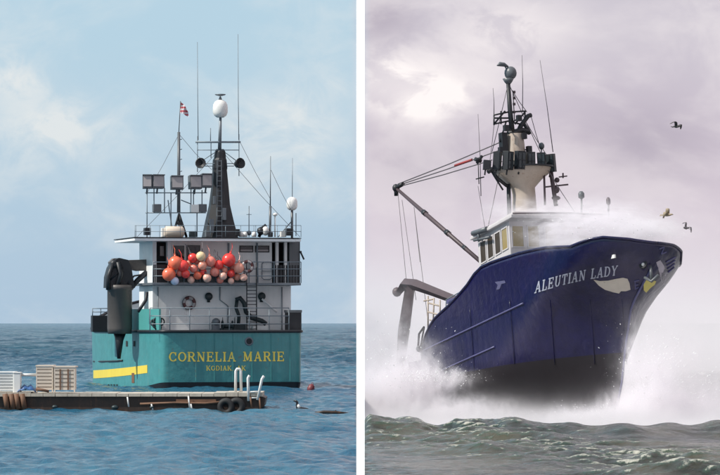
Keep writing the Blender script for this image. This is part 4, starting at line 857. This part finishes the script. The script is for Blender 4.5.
mb = MB(); A, B = PY(396, 186, -1.2), pm(500, 150); mb.tube([A.lerp(B, .58), A.lerp(B, .74)], .075, 8); mb.build('wire_marker', RED, boom)
mb = MB(); c = pm(478, 160, 4.2); mb.tube([pm(475, 159, 4.2), pm(481, 161, 4.2)], .12, 8); mb.tube([pm(482, 156, 4.2), pm(477, 163, 4.2)], .09, 8); mb.tube([c, pm(479, 184, 4.2)], .03, 6); mb.tube([pm(476, 179, 4.2), pm(484, 177, 4.2)], .04, 6); mb.build('block', BLACK, boom)
for a, b in (((398, 194), (407, 288)), ((402, 200), (416, 300)), ((414, 207), (420, 262)), ((414, 207), (429, 330)), ((478, 186), (487, 240))):
    mb = MB(); mb.tube([PY(*a, -1.3), PY(*b, -1.8)], .016, 5); mb.build('hanging_wire', ROPE, boom)
# stern gantry
mb = MB(); mb.tube([PY(411, 286, -2.4), PY(406, 330, -2.4), PY(400, 372, -2.4)], [.26, .25, .22], 4); g = mb.build('stern_gantry', MAUVE, trawler)
mb = MB(); mb.tube([PY(408, 287, 2.2), PY(401, 330, 2.2), PY(398, 380, 2.2)], [.2, .2, .2], 4); mb.build('gantry_leg', MAUVE, g)
mb = MB(); mb.tube([PY(400, 291, -2.4), PY(405, 284, -2.4), PY(416, 285, -2.4), PY(432, 291, -2.4), PY(458, 301, -2.4)], [.22, .32, .32, .28, .24], 4); mb.build('gantry_beam', MAUVE, g)
mb = MB(); mb.tube([PY(409, 288, -2.4), PY(405, 287, 2.2)], .22, 8); mb.ball(PY(397, 292, -2.4), .28, 10); mb.build('gantry_crossbeam', MAUVE, g)
mb = MB()
for a, b in (((428, 296), (428, 330)), ((434, 298), (433, 325)), ((428, 303), (440, 306)), ((428, 312), (440, 315)), ((430, 320), (438, 322)), ((440, 300), (440, 318)), ((424, 301), (434, 299))): mb.tube([PY(*a, -2.6), PY(*b, -2.6)], .05, 6)
mb.build('net_drum_frame', TAN, g)
mb = MB(); mb.tube([PY(418, 349, -3.4), PY(419, 334, -3.4), PY(424, 327, -3.4)], .06, 8); mb.tube([PY(420, 350, -3.4), PY(424, 328, -3.4)], .05, 8); mb.ball(PY(419, 349, -3.4), .18, 8); mb.build('stern_roller', BLACK, trawler)

# gulls over the bow
def gull(px, py, Yd, span, roll, yaw, mat, lab, dihed=.25):
    root_m = Matrix.Translation(at(px, py, Yd)) @ Matrix.Rotation(yaw, 4, 'Z') @ Matrix.Rotation(roll, 4, 'Y')
    mb = MB(); mb.tube([(0, .26, .0), (0, .16, .01), (0, .02, .0), (0, -.16, .01), (0, -.24, .03), (0, -.29, .03), (0, -.35, .02)], [.02, .05, .075, .06, .045, .04, .008], 10)
    for sg in (-1, 1):
        h = span / 2; g = []
        for t, z, c0, c1 in ((.0, .03, -.12, .10), (.3, .03 + dihed * .5, -.16, .06), (.5, .03 + dihed * .62, -.13, .06), (.78, .03 + dihed * .3, -.05, .10), (1.0, .03 - dihed * .1, .06, .12)): g += [(sg * (.04 + t * h), c0, z), (sg * (.04 + t * h), (c0 + c1) / 2, z + .02), (sg * (.04 + t * h), c1, z - .005)]
        mb.add(g, [(3 * i + j, 3 * i + 3 + j, 3 * i + 4 + j, 3 * i + 1 + j) for i in range(4) for j in range(2)], 0, True)
    mb.add([(-.03, .22, 0), (.03, .22, 0), (.08, .38, .0), (-.08, .38, .0)], [(0, 1, 2, 3)])
    o = mb.build('gull', mat); o.matrix_world = root_m; md = o.modifiers.new('thick', 'SOLIDIFY'); md.thickness = .012; tag(o, lab, 'gull', 'gulls flying over the trawler bow')
GD = plain('gull_dark', (.05, .045, .045), .7); GT = plain('gull_tan', (.30, .24, .17), .7); GW = plain('gull_grey', (.25, .23, .24), .7)
gull(676.5, 126.5, 185, .66, .35, R(35), GD, 'dark gull flying highest, well above the trawler bow')
gull(667, 215, 182, .5, -.6, R(60), GT, 'tan gull flying just above the top of the trawler bow', .4)
gull(686, 228, 182, .58, .75, R(-30), GW, 'grey gull banking lowest, right of the trawler bow', .3)

# =================================================================== spray and sea mist
def volume(name, lo, hi, fn, label, color=(.965, .935, .962), aniso=0.0):
    mb = MB(); mb.box(lo, hi); m = bpy.data.materials.new(name); m.use_nodes = True; nt = m.node_tree; nt.nodes.clear()
    o_ = nt.nodes.new('ShaderNodeOutputMaterial'); v = nt.nodes.new('ShaderNodeVolumePrincipled'); v.inputs['Color'].default_value = (*color, 1); v.inputs['Anisotropy'].default_value = aniso
    g = nt.nodes.new('ShaderNodeNewGeometry'); s = nt.nodes.new('ShaderNodeSeparateXYZ'); nt.links.new(g.outputs['Position'], s.inputs[0])
    nt.links.new(fn(nt, g.outputs['Position'], *s.outputs), v.inputs['Density']); nt.links.new(v.outputs[0], o_.inputs['Volume'])
    return tag(mb.build(name, m), label, None, kind='stuff')
def gauss(nt, x, y, z, c, r):
    t = None
    for a, cc, rr in ((x, c[0], r[0]), (y, c[1], r[1]), (z, c[2], r[2])):
        q = M(nt, 'DIVIDE', M(nt, 'SUBTRACT', a, cc), rr); q = M(nt, 'MULTIPLY', q, q); t = q if t is None else M(nt, 'ADD', t, q)
    return M(nt, 'POWER', 2.718, M(nt, 'MULTIPLY', t, -1))
def far_mist(nt, pos, x, y, z):
    n = NOISE(nt, SCALE(nt, pos, (.10, .04, .12)), 1.0, 4, .55)
    hgt = M(nt, 'POWER', 2.718, M(nt, 'MULTIPLY', M(nt, 'MAXIMUM', M(nt, 'ADD', z, 1), 0), -1 / 2.7))
    d = M(nt, 'MULTIPLY', M(nt, 'MULTIPLY', hgt, .13), M(nt, 'ADD', .3, M(nt, 'MULTIPLY', RAMP(nt, n, .3, .7), 1.4)))
    return M(nt, 'MULTIPLY', d, RAMP(nt, x, -.15, .22))
volume('sea_mist', (-.2, 224, -3.2), (60, 330, 26), far_mist, 'pale sea mist hanging over the rough water behind the trawler')
def w3(px, py, Y): v = at(px, py, Y); return (v.x, v.y, v.z)
def low_mist(nt, pos, x, y, z):
    n = NOISE(nt, SCALE(nt, pos, (.45, .25, .7)), 1.0, 6, .6, .6)
    a = M(nt, 'POWER', 2.718, M(nt, 'MULTIPLY', M(nt, 'MAXIMUM', M(nt, 'ADD', z, 2.0), 0), -1 / .34))
    qy = M(nt, 'DIVIDE', M(nt, 'SUBTRACT', y, 122), 4); qz = M(nt, 'DIVIDE', M(nt, 'SUBTRACT', z, .3), .3)
    a = M(nt, 'ADD', a, M(nt, 'MULTIPLY', M(nt, 'POWER', 2.718, M(nt, 'MULTIPLY', M(nt, 'ADD', M(nt, 'MULTIPLY', qy, qy), M(nt, 'MULTIPLY', qz, qz)), -1)), .14))
    return M(nt, 'MULTIPLY', M(nt, 'MULTIPLY', a, 1.0), M(nt, 'MULTIPLY', M(nt, 'ADD', .25, M(nt, 'MULTIPLY', RAMP(nt, n, .4, .65), 1.3)), RAMP(nt, x, -.12, .0)))
volume('low_mist', (-.12, 119, -3.1), (34, 222, 1.6), low_mist, 'thin white mist lying in the wave trough under the trawler')
def burst(name, lo, hi, blobs, label, sc=(1.0, .8, 1.0), lo_t=.44, hi_t=.60, base=.03):
    def fn(nt, pos, x, y, z):
        n = NOISE(nt, SCALE(nt, pos, sc), 1.0, 9, .68, 1.1)
        tex = M(nt, 'ADD', base, M(nt, 'MULTIPLY', RAMP(nt, n, lo_t, hi_t), 1.7)); a = None
        for c, r, k in blobs:
            q = M(nt, 'MULTIPLY', gauss(nt, x, y, z, c, r), k); a = q if a is None else M(nt, 'ADD', a, q)
        return M(nt, 'MULTIPLY', M(nt, 'MULTIPLY', a, tex), RAMP(nt, x, -.1, .18))
    return volume(name, lo, hi, fn, label)
burst('bow_spray', (9.5, 178, -2.6), (21, 196, 5.2), [(w3(640, 414, 186), (1.5, 2.4, .75), 1.7), (w3(652, 392, 184), (.9, 2.0, 1.6), 1.5), (w3(690, 410, 188), (2.2, 3.5, 1.2), .6), (w3(590, 420, 187), (2.2, 2.4, .45), 1.2), (w3(630, 372, 184), (.28, .7, 1.6), 1.3), (w3(670, 362, 187), (1.6, 2.4, 2.0), .22)],
      'white water bursting upward beside the forefoot of the trawler', (1.5, 1.0, .8))
burst('stern_spray', (-.12, 186, -2.4), (9.5, 212, 6.5), [(w3(385, 398, 196), (1.7, 3, 1.2), 2.4), (w3(428, 379, 195), (1.4, 1.4, .36), 3.4), (w3(405, 386, 196), (1.6, 2, .8), 2.2), (w3(378, 352, 203), (1.6, 4, 2.4), .34), (w3(412, 362, 196), (1.2, 2, 1.0), .5), (w3(450, 410, 193), (2.2, 3, .5), 1.0)],
      'white wash thrown out along the quarter of the trawler', (1.3, 1.0, 1.1))
burst('deck_spray', (6.5, 187, 6.2), (17.8, 200, 12.6), [(w3(597, 228, 194), (2.2, 1.8, .85), 1.7), (w3(561, 236, 194.5), (1.0, 1.1, .5), 2.3), (w3(634, 230, 191), (1.3, 1.4, .42), 1.7), (w3(540, 213, 198), (2.6, 1.6, .5), .6), (w3(585, 245, 190.5), (1.3, .9, .24), 2.4), (w3(660, 232, 190), (1.2, 1.4, .4), .5)],
      'spray blowing back over the wheelhouse roof and foredeck', (.9, .9, 2.2), .42, .60, .06)
# drops torn off the bursts
g = np.random.default_rng(21); dv = []; df = []
def drops(c, spread, n, jet=(0, 0, 1), jl=1.0, size=.0165):
    for _ in range(n * 6 // 10):
        t = g.random() ** 1.1; d = np.array(jet) + g.normal(size=3) * .45; p_ = np.array(c) + d * t * jl + g.normal(size=3) * np.array(spread)
        if p_[2] < -1.8 or p_[0] < .3: continue
        r_ = size * (.35 + g.random() ** 5 * 1.4); st_ = 1 + g.random() * 1.4; o = len(dv)
        dn = d / (np.linalg.norm(d) + 1e-6)
        for q in ((r_, 0, 0), (-r_, 0, 0), (0, r_, 0), (0, -r_, 0)): dv.append(tuple(p_ + np.array(q)))
        dv.append(tuple(p_ + dn * r_ * st_)); dv.append(tuple(p_ - dn * r_ * st_))
        for a_, b_ in ((0, 2), (2, 1), (1, 3), (3, 0)): df.append((o + a_, o + b_, o + 4)); df.append((o + b_, o + a_, o + 5))
drops(w3(646, 402, 184), (.5, .7, .3), 4200, (.35, -.1, 1), 2.4)
drops(w3(690, 405, 186), (1.6, 1, .3), 3000, (.4, 0, .8), 2.0)
drops(w3(600, 417, 184), (1.6, .8, .15), 1800, (-.2, -.2, .5), .6)
drops(w3(430, 379, 193), (1.0, .6, .12), 3200, (.2, -.2, .5), .7)
drops(w3(385, 392, 193), (1.3, 1, .4), 3800, (-.2, -.1, 1), 2.2)
drops(w3(600, 232, 192), (1.7, .8, .25), 4200, (-.5, .1, .45), 1.1, .015)
drops(w3(640, 236, 189), (.9, .6, .15), 900, (-.3, .1, .6), .9, .014)
mb = MB(); mb.add(dv, df); DROP = plain('white_water', (.88, .88, .88), .3)
tag(mb.build('spray_drops', DROP), 'white drops flying around the bow, the quarter and the wheelhouse of the trawler', None, kind='stuff')
